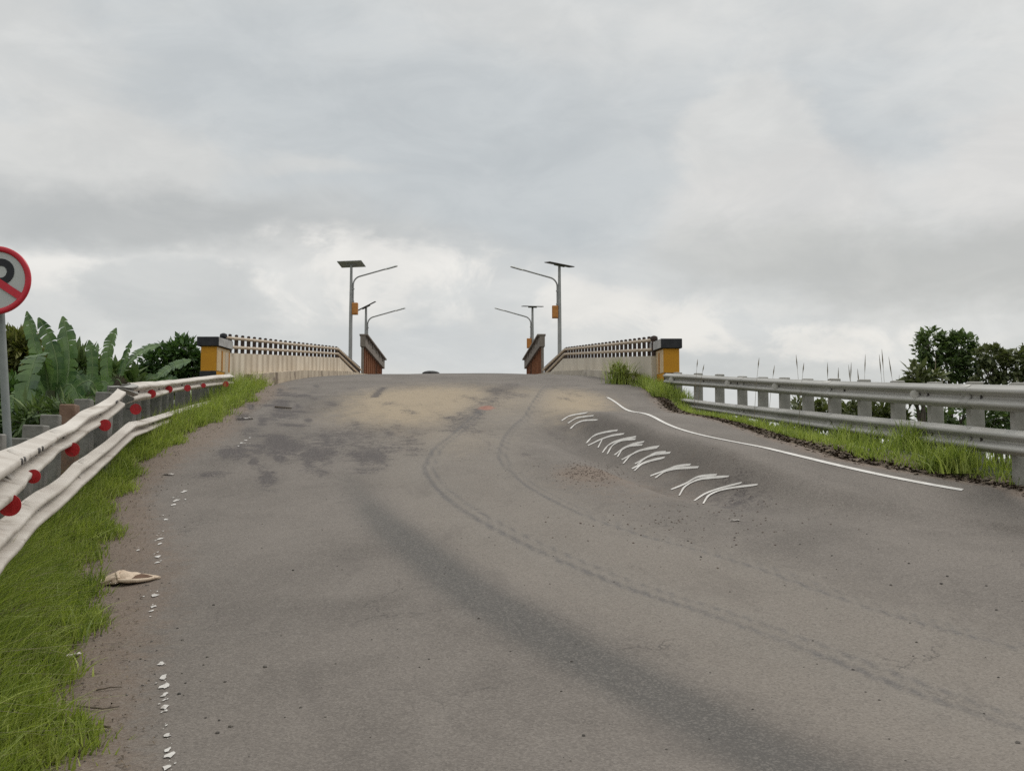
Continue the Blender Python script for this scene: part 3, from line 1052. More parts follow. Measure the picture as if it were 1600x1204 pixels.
# ---- left guard rail
gr_l = thing('guard_rail', (-5.2, 12, float(G(-5.4, 12))), 'buckled cream guard rail with red reflector discs, broken in the middle, left verge', 'guard rail', 'guard rails')
up_far = [tb(364, 584.5, 602, 26), tb(330, 587, 606, 24.2), tb(290, 592, 611, 22), tb(245, 596, 623, 18), tb(222, 597, 627, 16.3), tb(208, 598, 631, 15.5)]
up_near = [tb(193, 607, 640, 14.7), tb(178, 622, 652, 14.2), tb(160, 633, 668, 13.4), tb(140, 641, 681, 12.6), tb(124, 653, 692, 11.9), tb(113, 663, 700, 11.2), tb(95, 670, 711, 10.3), tb(70, 683, 735, 9.0),
           tb(48, 694, 757, 7.8), tb(34, 700, 775, 6.9), tb(16, 708, 793, 6.0), tb(0, 718, 811, 5.35)]
lo_l = [tb(361, 619, 635, 26), tb(311, 631, 648, 23.2), tb(254, 648, 667, 18.8), tb(228, 656, 679, 16.6), tb(209, 659, 687, 15.5), tb(190, 675, 705, 14.8), tb(169, 693, 727, 13.9), tb(146, 710, 750, 12.8), tb(124, 724, 770, 11.9),
        tb(105, 746, 791, 10.9), tb(88, 758, 806, 10.0), tb(68, 769, 822, 9.0), tb(46, 788, 846, 7.7), tb(25, 808, 872, 6.5), tb(0, 829, 905, 5.35)]
extend(up_near, 1.6)
extend(lo_l, 1.6)
BF, BN, BW = Beam(up_far, -1, dent=0.01, deep=1.3), Beam(up_near, -1, smooth=False, dent=0.014, deep=1.4), Beam(lo_l, -1, smooth=False, dent=0.008, deep=1.3)
for bb_ in (BF, BN, BW):
    bb_.build(M['cream_rail'], gr_l)
# torn end of the far section, curled flat and dark inside
tear = [tb(208, 599, 620, 15.5), tb(201, 602, 616, 15.35), tb(192, 604, 611, 15.2), tb(184, 603, 608, 15.1), tb(168, 604, 609, 15.0)]
BT = Beam(tear, -1, step=0.05, smooth=False)
BT.build(M['steel_rail'], gr_l, 'torn_plate')
BF.patch(len(BF.T) - 2, len(BF.T) - 1, 0.0, 0.55, M['dark_metal'], gr_l, 'gap_mark', 0.012)
for y in (14.1, 8.3, 8.0, 6.6, 6.35):
    i = BN.at_y(y)
    BN.patch(max(i - 1, 0), i, 0.05, 0.36, M['dark_metal'], gr_l, 'gap_mark', 0.008)  # dark strips added to stand for the gaps at the beam seams
for bb_, ys_ in ((BN, (13.6, 12.3, 11.0, 9.7, 8.9, 7.4, 6.0)), (BF, (16.5, 19.0, 22.0)), (BW, (6.0, 7.6, 9.1, 10.6, 12.1, 13.6, 15.1, 18.0, 21.0))):
    for y in ys_:
        i = bb_.at_y(y)
        p = bb_.point(i, 0.5, 0.012)
        link('bolt', bm_, M['dark_metal'], gr_l, Vector(p) - Vector(gr_l.location), (0, 0, math.atan2(bb_.N[i][1], bb_.N[i][0]) + math.pi / 2))
for bb_, ys_ in ((BN, (10.4, 6.9)), (BF, (21.0,)), (BW, (8.2, 12.5, 18.5))):
    for y in ys_:
        i = bb_.at_y(y)
        bb_.patch(i, i + 3, 0.02, 0.98, M['cream_rail'], gr_l, 'splice_plate', 0.008)
pml = [post_mesh('post', 0.2, 0.32, 2.0, k) for k in range(3)]
posts = [(-4, 678, 5.6), (24, 684, 6.9), (52, 664, 8.2), (84, 648, 9.5), (112, 632, 10.8), (136, 624, 12), (158, 613, 12.2), (182, 603, 13.6), (200, 601, 14), (214, 600, 15.0),
         (228, 602, 16.4), (241, 602, 17), (254, 601, 17.9), (268, 600, 19.5), (281, 598, 20), (294, 597, 21.1), (308, 595, 22), (322, 593, 22.7), (338, 591, 24.2), (354, 588.5, 25.8)]
for k, (px, py, y) in enumerate(posts):
    cand = []
    for bb_ in (BF, BN):
        for i in range(len(bb_.T)):
            q = bb_.T[i] - bb_.N[i] * 0.27
            cand.append((abs(q[0] / q[1] - (px - 800) / 1600), q[1]))
    y = min(cand)[1]
    p = at(px, py, y)
    ang = math.atan2(0.25, 1) + random.uniform(-0.1, 0.1)
    o = link('post', pml[k % 3].copy() if k == 4 else pml[k % 3], None if k != 4 else None, gr_l, p - Vector((0, 0, 2.0)) - Vector(gr_l.location),
             (random.uniform(-0.03, 0.03), random.uniform(-0.03, 0.03), ang))
    if k == 4:
        o.data.materials.clear()
        o.data.materials.append(M['rust_post'])
        o['label'] = 'rust brown post'
    elif not o.data.materials:
        o.data.materials.append(M['concrete_post'])
REFL = [(15, 789, 17), (52, 744, 11), (113, 702, 11), (164, 664, 9.2), (212, 639, 8.5), (237, 615, 6.6), (264, 608, 5.6), (293, 606, 5.2), (318, 602, 3.6), (353, 600, 4.6)]
for px, py, rp in REFL:
    r = 0.056
    # depth of the beam at this place
    best = min(((abs(bb_.point(i, 0.62)[0] / bb_.point(i, 0.62)[1] - (px - 800) / 1600), bb_, i) for bb_ in (BF, BN) for i in range(len(bb_.T))), key=lambda q: q[0])
    y = best[1].T[best[2]][1]
    y -= 0.36 + 0.012 * y
    p = at(px, py, y)
    r = rp / 1600 * y
    rf = MB().disc(p, (0.22, -1, 0.03), r, 0.008, 28).build('reflector', M['red_plate'], gr_l, True)
    q = Vector(best[1].point(max(best[2] - 1, 0), 0.5, 0.005))
    q = at(px - rp * 1.9, py - 1, y + 0.25)
    MB().box((p + q) / 2 + Vector((0, 0.02, 0)), ((p - q).length, 0.006, 0.028), ((p - q).normalized(), Vector((0, 1, 0)), Vector((0, 0, 1)))).build('bracket', M['dark_metal'], rf)

# ------------------------------------------------------------------ no parking sign
sc_ = at(-7.5, 437.5, 8.8)
sg = thing('road_sign', (at(14, 700, 8.9).x, 8.9, float(G(at(14, 700, 8.9).x, 8.9))), 'round no parking sign with red ring on a leaning grey pole, left edge', 'road sign')
U, Vv, Wn = Vector((0.995, 0.06, 0)).normalized(), Vector((0, 0.02, 1)).normalized(), Vector((0.06, -0.995, 0.02)).normalized()
ft = at(16, 760, 8.92)
tp = at(-4, 400, 8.92)
ft2 = ft + (ft - tp).normalized() * 0.9
MB().tube([ft2, tp], 0.034, 16).build('pole', M['pole_grey'], sg, True)
MB().disc(sc_ - Wn * 0.012, Wn, 0.298, 0.012, 64).build('sign_plate', M['sign_face'], sg)
ax = (U, Vv, Wn)
k = 0.3 / 54.5
# letter P (bowl + stem), then ring and slash proud of it
arc = [(0 + 21 * math.cos(a), 13.5 + 21 * math.sin(a)) for a in np.linspace(-math.pi / 2, math.pi / 2, 20)]
arc_in = [(0 + 9.5 * math.cos(a), 13.5 + 9.5 * math.sin(a)) for a in np.linspace(math.pi / 2, -math.pi / 2, 16)]
sx = 7.5
bowl = [(-20, 34.5)] + [(x + sx, y) for x, y in arc[::-1]] + [(-20, -7.5), (-20, 4)] + [(x + sx, y) for x, y in arc_in[::-1]] + [(-20, 23)]
mb = MB()
mb.prism([(a * k, b_ * k) for a, b_ in [(-22, -40), (-10, -40), (-10, 34.5), (-22, 34.5)]], ax, sc_ - Wn * 0.004, 0.003)
quad_ring = []
o_ = [(x + sx, y) for x, y in arc]
i_ = [(sx + 9.5 * math.cos(a), 13.5 + 9.5 * math.sin(a)) for a in np.linspace(-math.pi / 2, math.pi / 2, 20)]
for j in range(19):
    mb.prism([(o_[j][0] * k, o_[j][1] * k), (o_[j + 1][0] * k, o_[j + 1][1] * k), (i_[j + 1][0] * k, i_[j + 1][1] * k), (i_[j][0] * k, i_[j][1] * k)], ax, sc_ - Wn * 0.004, 0.003)
for (y0, y1) in ((-7.5, 4), (23, 34.5)):
    mb.prism([(-10 * k, y0 * k), (sx * k, y0 * k), (sx * k, y1 * k), (-10 * k, y1 * k)], ax, sc_ - Wn * 0.004, 0.003)
mb.build('letter', M['sign_black'], sg)
mb = MB()
n = 64
for r0, r1, h0, h1 in ((0.300, 0.292, -0.02, 0.006), (0.292, 0.262, 0.006, 0.006), (0.262, 0.254, 0.006, -0.006)):
    pass
ringp = [(0.300, -0.018), (0.300, 0.002), (0.292, 0.009), (0.262, 0.009), (0.252, 0.000), (0.252, -0.004)]
base = 0
for j in range(n):
    a = 2 * math.pi * j / n
    for r_, h in ringp:
        mb.v.append(sc_ + U * r_ * math.cos(a) + Vv * r_ * math.sin(a) + Wn * h)
q = len(ringp)
for j in range(n):
    for i in range(q - 1):
        mb.f.append([j * q + i, ((j + 1) % n) * q + i, ((j + 1) % n) * q + i + 1, j * q + i + 1])
mb.build('ring', M['sign_red'], sg, True)
dirs = Vector((math.cos(R(-33)), math.sin(R(-33))))
per = Vector((-dirs.y, dirs.x))
pts2 = [dirs * -0.256 + per * 0.032, dirs * -0.256 - per * 0.032, dirs * 0.256 - per * 0.032, dirs * 0.256 + per * 0.032]
MB().prism([(p.x, p.y) for p in pts2], ax, sc_ + Wn * 0.0005, 0.005).build('slash', M['sign_red'], sg)

# ------------------------------------------------------------------ bridge parapets
m, t, b = principled('parapet_stained')
v = t.coord('UV')
uu, vv_, _ = t.sep(v)
col = t.mix(t.smooth(t.noise(t.comb(t.m('MULTIPLY', uu, 1.0), t.m('MULTIPLY', vv_, 0.6), 0), 1.2, 6), 0.35, 0.65), (0.54, 0.455, 0.35), (0.66, 0.575, 0.46))
st = t.noise(t.comb(t.m('MULTIPLY', uu, 4.2), t.m('MULTIPLY', vv_, 0.25), 3.0), 1.0, 5, 0.6)
wv = t.m('ADD', t.m('MULTIPLY', t.m('SINE', t.m('MULTIPLY', uu, 12.5)), 0.5), 0.5)
col = t.mix(t.m('MULTIPLY', t.smooth(t.m('ADD', t.m('MULTIPLY', wv, 0.35), st), 0.55, 0.95), 0.6), col, (0.30, 0.235, 0.165))
col = t.mix(t.smooth(t.noise(t.comb(uu, vv_, 7.0), 3.0, 6), 0.62, 0.8), col, (0.32, 0.27, 0.20))
t.put(b.inputs['Base Color'], col)
b.inputs['Roughness'].default_value = 0.9
t.put(b.inputs['Normal'], t.bump(wv, 0.6, 0.03))
M['parapet_left'] = m
M['parapet_right'] = pmat('parapet_grey', (0.46, 0.41, 0.335), (0.56, 0.505, 0.42), 1.2, 0.9, bump=0.2, stretch=(1, 1, 0.4), c3=(0.36, 0.32, 0.26), s3=1.4)
M['kerb_left'] = pmat('kerb_left', (0.42, 0.345, 0.26), (0.55, 0.47, 0.36), 3, 0.9, bump=0.2, stretch=(1, 1, 0.3), c3=(0.17, 0.13, 0.1), s3=3.5, t3=(0.5, 0.65))
M['kerb_right'] = pmat('kerb_right', (0.38, 0.335, 0.27), (0.48, 0.43, 0.36), 2, 0.9, bump=0.2, c3=(0.17, 0.15, 0.12), s3=2.5, t3=(0.55, 0.7))


def wall_strip(name, line, lo, hi, th, inward, mat, parent, sub=0.5):
    """a wall along a plan polyline; line = [(x,y)], lo/hi = heights at those points; inward = side of the road (+1 = +x)"""
    P, A, B, S = [], [], [], []
    s0 = 0
    for i in range(len(line) - 1):
        a, c_ = Vector(line[i]), Vector(line[i + 1])
        n = max(1, int((c_ - a).length / sub))
        for j in range(n + (i == len(line) - 2)):
            q = j / n
            P.append(a.lerp(c_, q))
            A.append(lo[i] * (1 - q) + lo[i + 1] * q)
            B.append(hi[i] * (1 - q) + hi[i + 1] * q)
            S.append(s0 + (c_ - a).length * q)
        s0 += (c_ - a).length
    V, F, UV = [], [], []
    for k, p in enumerate(P):
        d = (P[min(k + 1, len(P) - 1)] - P[max(k - 1, 0)]).normalized()
        nn = Vector((d.y, -d.x)) * inward
        for o2, z in ((0, A[k]), (0, B[k]), (-th, B[k]), (-th, A[k])):
            V.append((p.x + nn.x * o2, p.y + nn.y * o2, z))
            UV.append((S[k], z))
    for k in range(len(P) - 1):
        for j in range(4):
            F.append([4 * k + j, 4 * k + 4 + j, 4 * k + 4 + (j + 1) % 4, 4 * k + (j + 1) % 4])
    F += [[0, 1, 2, 3], [len(V) - 1, len(V) - 2, len(V) - 3, len(V) - 4]]
    me = mesh(name, [Vector(q) - parent.location for q in V], F)
    bm = bmesh.new()
    bm.from_mesh(me)
    bmesh.ops.recalc_face_normals(bm, faces=bm.faces)
    bm.to_mesh(me)
    bm.free()
    uvl = me.uv_layers.new(name='UVMap')
    for lp in me.loops:
        uvl.data[lp.index].uv = UV[lp.vertex_index]
    return link(name, me, mat, parent)


def parapet(side, A, K, E, tops, mids, wtops, wbots, mats, label):
    """side: -1 left, +1 right; values are heights at A, K, E"""
    inward = -side
    root = thing('bridge_parapet', (K.x, K.y, float(H(K.x, K.y))), label, 'bridge parapet', 'parapets either side of the bridge')
    line = [(A.x, A.y), (K.x, K.y), (E.x, E.y)]
    wall_strip('wall', line, [wbots[0] - 0.9, wbots[1] - 0.2, wbots[2] - 0.2], wtops, 0.22, inward, mats[0], root)
    am = Vector((A.x, A.y)).lerp(Vector((K.x, K.y)), 0.5)
    kl = [(A.x + inward * 0.36, A.y + 1.5), (am.x + inward * 0.35, am.y), (K.x + inward * 0.34, K.y), (E.x + inward * 0.34, E.y)]
    wall_strip('kerb', kl, [w - 0.7 for w in (wbots[0], wbots[0], wbots[1], wbots[2])], [wbots[0] + 0.1, (wbots[0] + wbots[1]) / 2 + 0.07, wbots[1] + 0.02, wbots[2] - 0.02], 0.34, inward, mats[1], root)
    off = -0.11 * inward
    L1 = (Vector(line[1]) - Vector(line[0])).length
    L2 = (Vector(line[2]) - Vector(line[1])).length

    def pos(s_):
        if s_ <= L1:
            q, i = s_ / L1, 0
        else:
            q, i = (s_ - L1) / L2, 1
        a, c_ = Vector(line[i]), Vector(line[i + 1])
        p = a.lerp(c_, q)
        il = lambda a_: a_[i] * (1 - q) + a_[i + 1] * q
        return p.x + off, p.y, il(wtops), il(mids), il(tops)

    bal = MB()
    h = tops[0] - wtops[0] + 0.05
    bal.box((0, 0, h / 2), (0.09, 0.085, h))
    knob = [(0, 0, h - 0.01), (0, 0, h + 0.02), (0, 0, h + 0.055), (0, 0, h + 0.07)]
    bal.tube(knob, [0.03, 0.052, 0.045, 0.015], 8)
    bme = bal.me('baluster', False)
    s_ = 0.62
    while s_ < L1 + L2 - 0.1:
        x, y, a, b_, c_ = pos(s_)
        o = link('baluster', bme, M['brown_baluster'], root, Vector((x, y, a)) - root.location)
        o.scale = (1, 1, (c_ - a) / (tops[0] - wtops[0]))
        s_ += 0.515
    for hh in (mids, tops):
        pts = []
        for q in np.linspace(0.1, L1 + L2, 40):
            x, y, a, b_, c_ = pos(float(q))
            pts.append((x + inward * 0.055, y, (b_ if hh is mids else c_) - 0.0))
        MB().tube(pts, 0.043, 8).build('rail', M['tube_paint'], root, True)
    x, y, a, b_, c_ = pos(0.12)
    mb = MB()
    mb.box((x, y, (a + c_) / 2), (0.13, 0.13, c_ - a))
    mb.tube([(x, y, c_ - 0.06), (x, y, c_ + 0.02), (x, y, c_ + 0.09), (x, y, c_ + 0.12)], [0.06, 0.105, 0.095, 0.03], 12)
    mb.build('end_post', M['black_paint'] if side < 0 else M['brown_baluster'], root)
    return root


zz = lambda px, py, y: at(px, py, y).z
par_l = parapet(-1, L_A, L_K, L_E, [zz(352, 527, 27.5), zz(530, 545, 40), zz(566, 578, 49.6)],
                [zz(352, 541.5, 27.5), zz(530, 552.5, 40), zz(566, 578, 49.6) - 0.28], [zz(352, 551, 27.5), zz(530, 558.5, 40), zz(566, 578, 49.6) - 0.52],
                [zz(352, 583, 27.5), zz(530, 580.5, 40), zz(566, 584, 49.6)], (M['parapet_left'], M['kerb_left']),
                'left bridge parapet of stained ribbed cream concrete with a two tube railing on top')
par_r = parapet(1, R_A, R_K, R_E, [zz(1018, 531, 27.5), zz(880, 546, 40), zz(847, 578, 49.6)],
                [zz(1018, 546, 27.5), zz(880, 553, 40), zz(847, 578, 49.6) - 0.28], [zz(1018, 556, 27.5), zz(880, 560, 40), zz(847, 578, 49.6) - 0.52],
                [zz(1018, 581, 27.5), zz(880, 580.5, 40), zz(847, 584, 49.6)], (M['parapet_right'], M['kerb_right']),
                'right bridge parapet of plain greyish concrete with a two tube railing on top')


# ---- end pillars
def pillar(side, xl, xr, cap_l, cap_r, top, capb, bot, y, label):
    """front face at depth y between image columns xl..xr"""
    a, b_ = at(xl, bot, y), at(xr, bot, y)
    z1, z0 = at(xl, capb, y).z, a.z
    zc = at(xl, top, y).z
    w = b_.x - a.x
    cx = (a.x + b_.x) / 2
    dep = 0.95
    sl = -0.084 if side < 0 else 0.15      # how the wing wall runs back from the pillar
    sx_ = 0.084 if side < 0 else -0.15
    root = thing('end_pillar', (cx, y, z0 - 0.7), label, 'pillar', 'yellow pillars at the bridge ends')
    ax_ = (Vector((1, 0, 0)), Vector((sx_, 1, 0)).normalized(), Vector((0, 0, 1)))
    mid = Vector((cx, y, 0)) + ax_[1] * dep / 2
    MB().box((mid.x, mid.y + 0.004, (z0 + z1) / 2 - 0.3), (w, dep, z1 - z0 + 0.6), ax_).build('body', M['yellow_paint'], root, bevel=0.012)
    ca, cb = at(cap_l, top, y - 0.06).x, at(cap_r, top, y - 0.06).x
    capw = cb - ca
    cm = Vector(((ca + cb) / 2, y - 0.06, 0)) + ax_[1] * (dep + 0.12) / 2
    cap = MB().box((cm.x, cm.y, (z1 + zc) / 2), (capw, dep + 0.12, zc - z1), ax_).build('cap', M['black_paint'], root, bevel=0.012)
    inn = -side
    sidec = cm + ax_[0] * inn * (capw / 2 + 0.003)
    MB().box((sidec.x, sidec.y, (z1 + zc) / 2), (0.012, dep + 0.08, (zc - z1) - 0.03), ax_).build('cap_side', M['grey_paint'], root)
    # paler inner face with two darker uprights
    sc2 = mid + ax_[0] * inn * (w / 2 + 0.004)
    MB().box((sc2.x, sc2.y, (z0 + z1) / 2 - 0.01), (0.014, dep - 0.03, z1 - z0 - 0.03), ax_).build('inner_face', M['tan_paint'], root)
    for q in (-0.12, 0.42):
        s3 = sc2 + ax_[1] * dep * q + ax_[0] * inn * 0.01
        MB().box((s3.x, s3.y, (z0 + z1) / 2 - 0.03), (0.014, 0.09, (z1 - z0) * 0.82), ax_).build('upright', M['orange_strip'], root)
    MB().box((cx, y + 0.1, z0 - 0.35), (w + 0.012, 0.22, 0.7), ax_).build('plinth', M['black_paint'], root, bevel=0.01)
    return root


pillar(-1, 313, 338, 307.5, 341.5, 526, 540.5, 579, 26.9, 'yellow pillar with black cap at the start of the left parapet, beside the leafy bush')
pillar(1, 1037, 1062, 1033, 1066, 529, 544, 582, 26.9, 'yellow pillar with black cap at the start of the right parapet, behind the grey rail')


# ---- rusty girder walls
def girder(side, E, Fp, label):
    inn = -side
    root = thing('girder_wall', (E.x, E.y, float(H(E.x, E.y))), label, 'girder wall', 'rusty girder walls on the bridge')
    zt = 6.02 + EYE
    zb = 3.0 + EYE
    a, c_ = Vector((E.x, E.y)), Vector((Fp.x, Fp.y))
    d = (c_ - a).normalized()
    Lg = (c_ - a).length
    D3, N3 = Vector((d.x, d.y, 0)), Vector((d.y, -d.x, 0)) * inn
    mid = Vector((a.x, a.y, 0)) + D3 * Lg / 2
    mb = MB()
    mb.box(mid + Vector((0, 0, (zb + zt - 0.6) / 2)) - N3 * 0.06, (Lg, 0.06, zt - 0.6 - zb), (D3, N3, Vector((0, 0, 1))))
    for q in np.arange(0.6, Lg - 0.2, 1.2):
        mb.box(Vector((a.x, a.y, 0)) + D3 * float(q) + Vector((0, 0, (zb + zt - 0.6) / 2)) + N3 * 0.012, (0.05, 0.09, zt - 0.62 - zb), (D3, N3, Vector((0, 0, 1))))
    mb.build('panel', M['rust_web'], root)
    mb = MB()
    mb.box(mid + Vector((0, 0, zt - 0.3)) + D3 * 0.1, (Lg + 0.5, 0.26, 0.6), (D3, N3, Vector((0, 0, 1))))
    mb.box(mid + Vector((0, 0, zt - 0.03)) + D3 * 0.1 + N3 * 0.04, (Lg + 0.54, 0.42, 0.09), (D3, N3, Vector((0, 0, 1))))
    for q in np.arange(1.4, Lg, 2.3):
        mb.box(Vector((a.x, a.y, zt - 0.16)) + D3 * float(q) + N3 * 0.15, (0.1, 0.08, 0.3), (D3, N3, Vector((0, 0, 1))))
    mb.build('top_beam', M['grey_beam'], root, bevel=0.01)
    MB().box(Vector((a.x, a.y, (zb + zt - 0.62) / 2)) - D3 * 0.06 - N3 * 0.02, (0.06, 0.12, zt - 0.62 - zb), (D3, N3, Vector((0, 0, 1)))).build('end_plate', M['grey_beam'], root)
    return root


girder(-1, at(567, 578, 49.9), L_F, 'tall rust brown wall with grey top beam on the left of the bridge')
girder(1, at(847, 578, 49.9), R_F, 'tall rust brown wall with grey top beam on the right of the bridge')


# ------------------------------------------------------------------ solar street lamps
def lamp_parts(hgt):
    pole = MB().tube([(0, 0, 0), (0, 0, hgt * 0.6), (0, 0, hgt)], [0.095, 0.085, 0.06], 14)
    base = MB().box((0, 0, 0.02), (0.34, 0.34, 0.04))
    base.tube([(0, 0, 0.02), (0, 0, 0.3)], 0.12, 12)
    arm_pts = [(0.10, 0, hgt - 1.85), (0.10, 0, hgt - 0.95)]
    for a in np.linspace(0, 1, 9):
        th = a * R(72)
        arm_pts.append((0.10 + 0.42 * (1 - math.cos(th)), 0, hgt - 0.95 + 0.42 * math.sin(th)))
    x0, z0 = arm_pts[-1][0], arm_pts[-1][2]
    arm_pts.append((x0 + 1.25, 0, z0 + 0.36))
    arm = MB().tube(arm_pts, 0.036, 10)
    for zc in (hgt - 1.75, hgt - 1.15):
        arm.box((0.055, 0, zc), (0.2, 0.1, 0.05))
    hd = Vector((1.25, 0, 0.36)).normalized()
    up = Vector((-hd.z, 0, hd.x))
    e = Vector(arm_pts[-1])
    head = MB().box(e + hd * 0.28, (0.62, 0.2, 0.055), (hd, Vector((0, 1, 0)), up), 0.8)
    glass = MB().box(e + hd * 0.3 - up * 0.031, (0.46, 0.15, 0.008), (hd, Vector((0, 1, 0)), up))
    return pole, base, arm, head, glass


def lamp(px_base, py_top, Y, side, pan, box, label, zb):
    p = at(px_base, py_top, Y)
    hgt = p.z - zb
    root = thing('street_lamp', (p.x, Y, zb), label, 'street lamp', 'solar street lamps along the bridge')
    pole, base, arm, head, glass = lamp_parts(hgt)
    flip = (0, 0, 0 if side < 0 else math.pi)
    link('pole', pole.me('pole', True), M['galvanised'], root)
    link('base_plate', base.me('base_plate', True), M['galvanised'], root)
    link('arm', arm.me('arm', True), M['galvanised'], root, (0, 0, 0), flip)
    h = link('lamp_head', head.me('lamp_head', False, 0.008), M['lamp_white'], root, (0, 0, 0), flip)
    link('lens', glass.me('lens'), M['panel_back'], h)
    if box:
        zbx = hgt - 2.1
        bx_ = MB().box((0.20, 0, zbx), (0.27, 0.24, 0.56))
        link('battery_box', bx_.me('battery_box', False, 0.015), M['battery_paint'], root, (0, 0, 0), flip)
        dr = MB().box((0.20, -0.125, zbx), (0.2, 0.012, 0.46))
        o = link('box_door', dr.me('box_door', False, 0.004), M['battery_paint'], root)
        if side > 0:
            o.location.x = -0.40
    rot = pan[1]
    s = link('solar_panel', MB().box((0, 0, 0.02), (1.22, 0.66, 0.035)).me('solar_panel', False, 0.004), M['panel_back_pale' if pan[0] else 'panel_back'], root, (0, 0, hgt + 0.03), rot)
    link('cell_sheet', MB().box((0, 0, 0.041), (1.14, 0.58, 0.006)).me('cell_sheet'), M['solar_glass'], s)
    link('panel_bracket', MB().box((0, 0, -0.03), (0.5, 0.07, 0.06)).me('panel_bracket'), M['galvanised'], s)
    return root


lamp(549, 414, 48.3, -1, (1, (R(-16), 0, R(-12))), True, 'tall solar street lamp on the left with pale tilted panel and orange box', 3.0 + EYE)
lamp(572, 480, 57.0, -1, (0, (R(8), R(-27), 0)), False, 'far solar street lamp rising behind the left rusty wall, panel seen edge on', 2.9 + EYE)
lamp(874, 415, 45.6, 1, (0, (R(8), R(7), R(20))), True, 'tall solar street lamp on the right with dark flat panel and orange box', 3.0 + EYE)
lamp(832, 480, 59.0, 1, (0, (R(7), R(0), R(8))), True, 'far solar street lamp on the right, its orange box half behind the rusty wall', 2.9 + EYE)

# dark lump lying on the crest
cp_ = Vector((at(673, 583, 35.6).x, 35.6, 0))
cp_.z = float(H(cp_.x, cp_.y))
bm = bmesh.new()
bmesh.ops.create_uvsphere(bm, u_segments=24, v_segments=12, radius=0.5)
for q in bm.verts:
    a = math.atan2(q.co.y, q.co.x)
    q.co.x *= 0.60 * (1 + 0.08 * math.sin(3 * a))
    q.co.y *= 0.45 * (1 + 0.1 * math.sin(2 * a + 1))
    q.co.z = max(q.co.z, -0.1) * 0.17 + 0.008 * math.sin(7 * a)
me = bpy.data.meshes.new('rubber_lump')
bm.to_mesh(me)
bm.free()
me.polygons.foreach_set('use_smooth', [True] * len(me.polygons))
tag(link('rubber_lump', me, M['rubber'], None, cp_ + Vector((0, 0, 0.005))), 'low dark lump lying on the crest of the road between the walls', 'debris')


# ------------------------------------------------------------------ vegetation
def leaf_cloud(name, blobs, n, size, mat, parent=None, seed=1, long=1.7, droop=0.25, shell=0.55):
    """n folded leaves through ellipsoids blobs = [(centre, radii)]"""
    rng = np.random.default_rng(seed)
    org = Vector(parent.location) if parent else Vector((0, 0, 0))
    w = np.array([r[0] * r[1] + r[1] * r[2] + r[0] * r[2] for _, r in blobs], float)
    w /= w.sum()
    pick = rng.choice(len(blobs), n, p=w)
    C = np.array([tuple(Vector(c) - org) for c, _ in blobs])[pick]
    Rr = np.array([r for _, r in blobs])[pick]
    d = rng.normal(size=(n, 3))
    d /= np.linalg.norm(d, axis=1)[:, None]
    rad = rng.uniform(shell ** 3, 1, n) ** (1 / 3) * (1 + 0.16 * rng.normal(size=n))
    # clumps: pull leaves towards a few twig ends
    P = C + d * Rr * rad[:, None]
    k = max(6, n // 70)
    tips = P[rng.choice(n, k)]
    near = ((P[:, None, :] - tips[None]) ** 2).sum(-1).argmin(1)
    P = P + (tips[near] - P) * rng.uniform(0, 0.6, n)[:, None]
    out = d + np.array([0, 0, 0.35]) + rng.normal(size=(n, 3)) * 0.7
    out[:, 2] -= droop
    out /= np.linalg.norm(out, axis=1)[:, None]
    up = rng.normal(size=(n, 3)) * 0.6 + np.array([0, -0.2, 1.0])
    sd = np.cross(out, up)
    sd /= np.linalg.norm(sd, axis=1)[:, None] + 1e-9
    nn = np.cross(sd, out)
    s = size * rng.uniform(0.6, 1.35, n)[:, None]
    a = P
    b_ = P + out * s * 0.5 * long * 0.9 + sd * s * 0.42 + nn * s * 0.1
    c_ = P + out * s * long - nn * s * 0.15
    e = P + out * s * 0.5 * long * 0.9 - sd * s * 0.42 + nn * s * 0.1
    V = np.stack([a, b_, c_, e], 1).reshape(-1, 3)
    F = np.arange(4 * n).reshape(n, 4)
    var = np.clip(rng.uniform(0, 1, n) * 0.75 + rng.uniform(0, 0.4, k)[near], 0, 1)
    return link(name, big_mesh(name, V, F, False, {'var': np.repeat(var, 4)}), mat, parent)


def pxr(c, r, Y):
    """a blob from image centre/radius (px) at depth Y"""
    return (at(c[0], c[1], Y), (r[0] / 1600 * Y, r[0] / 1600 * Y * 0.9, r[1] / 1600 * Y))


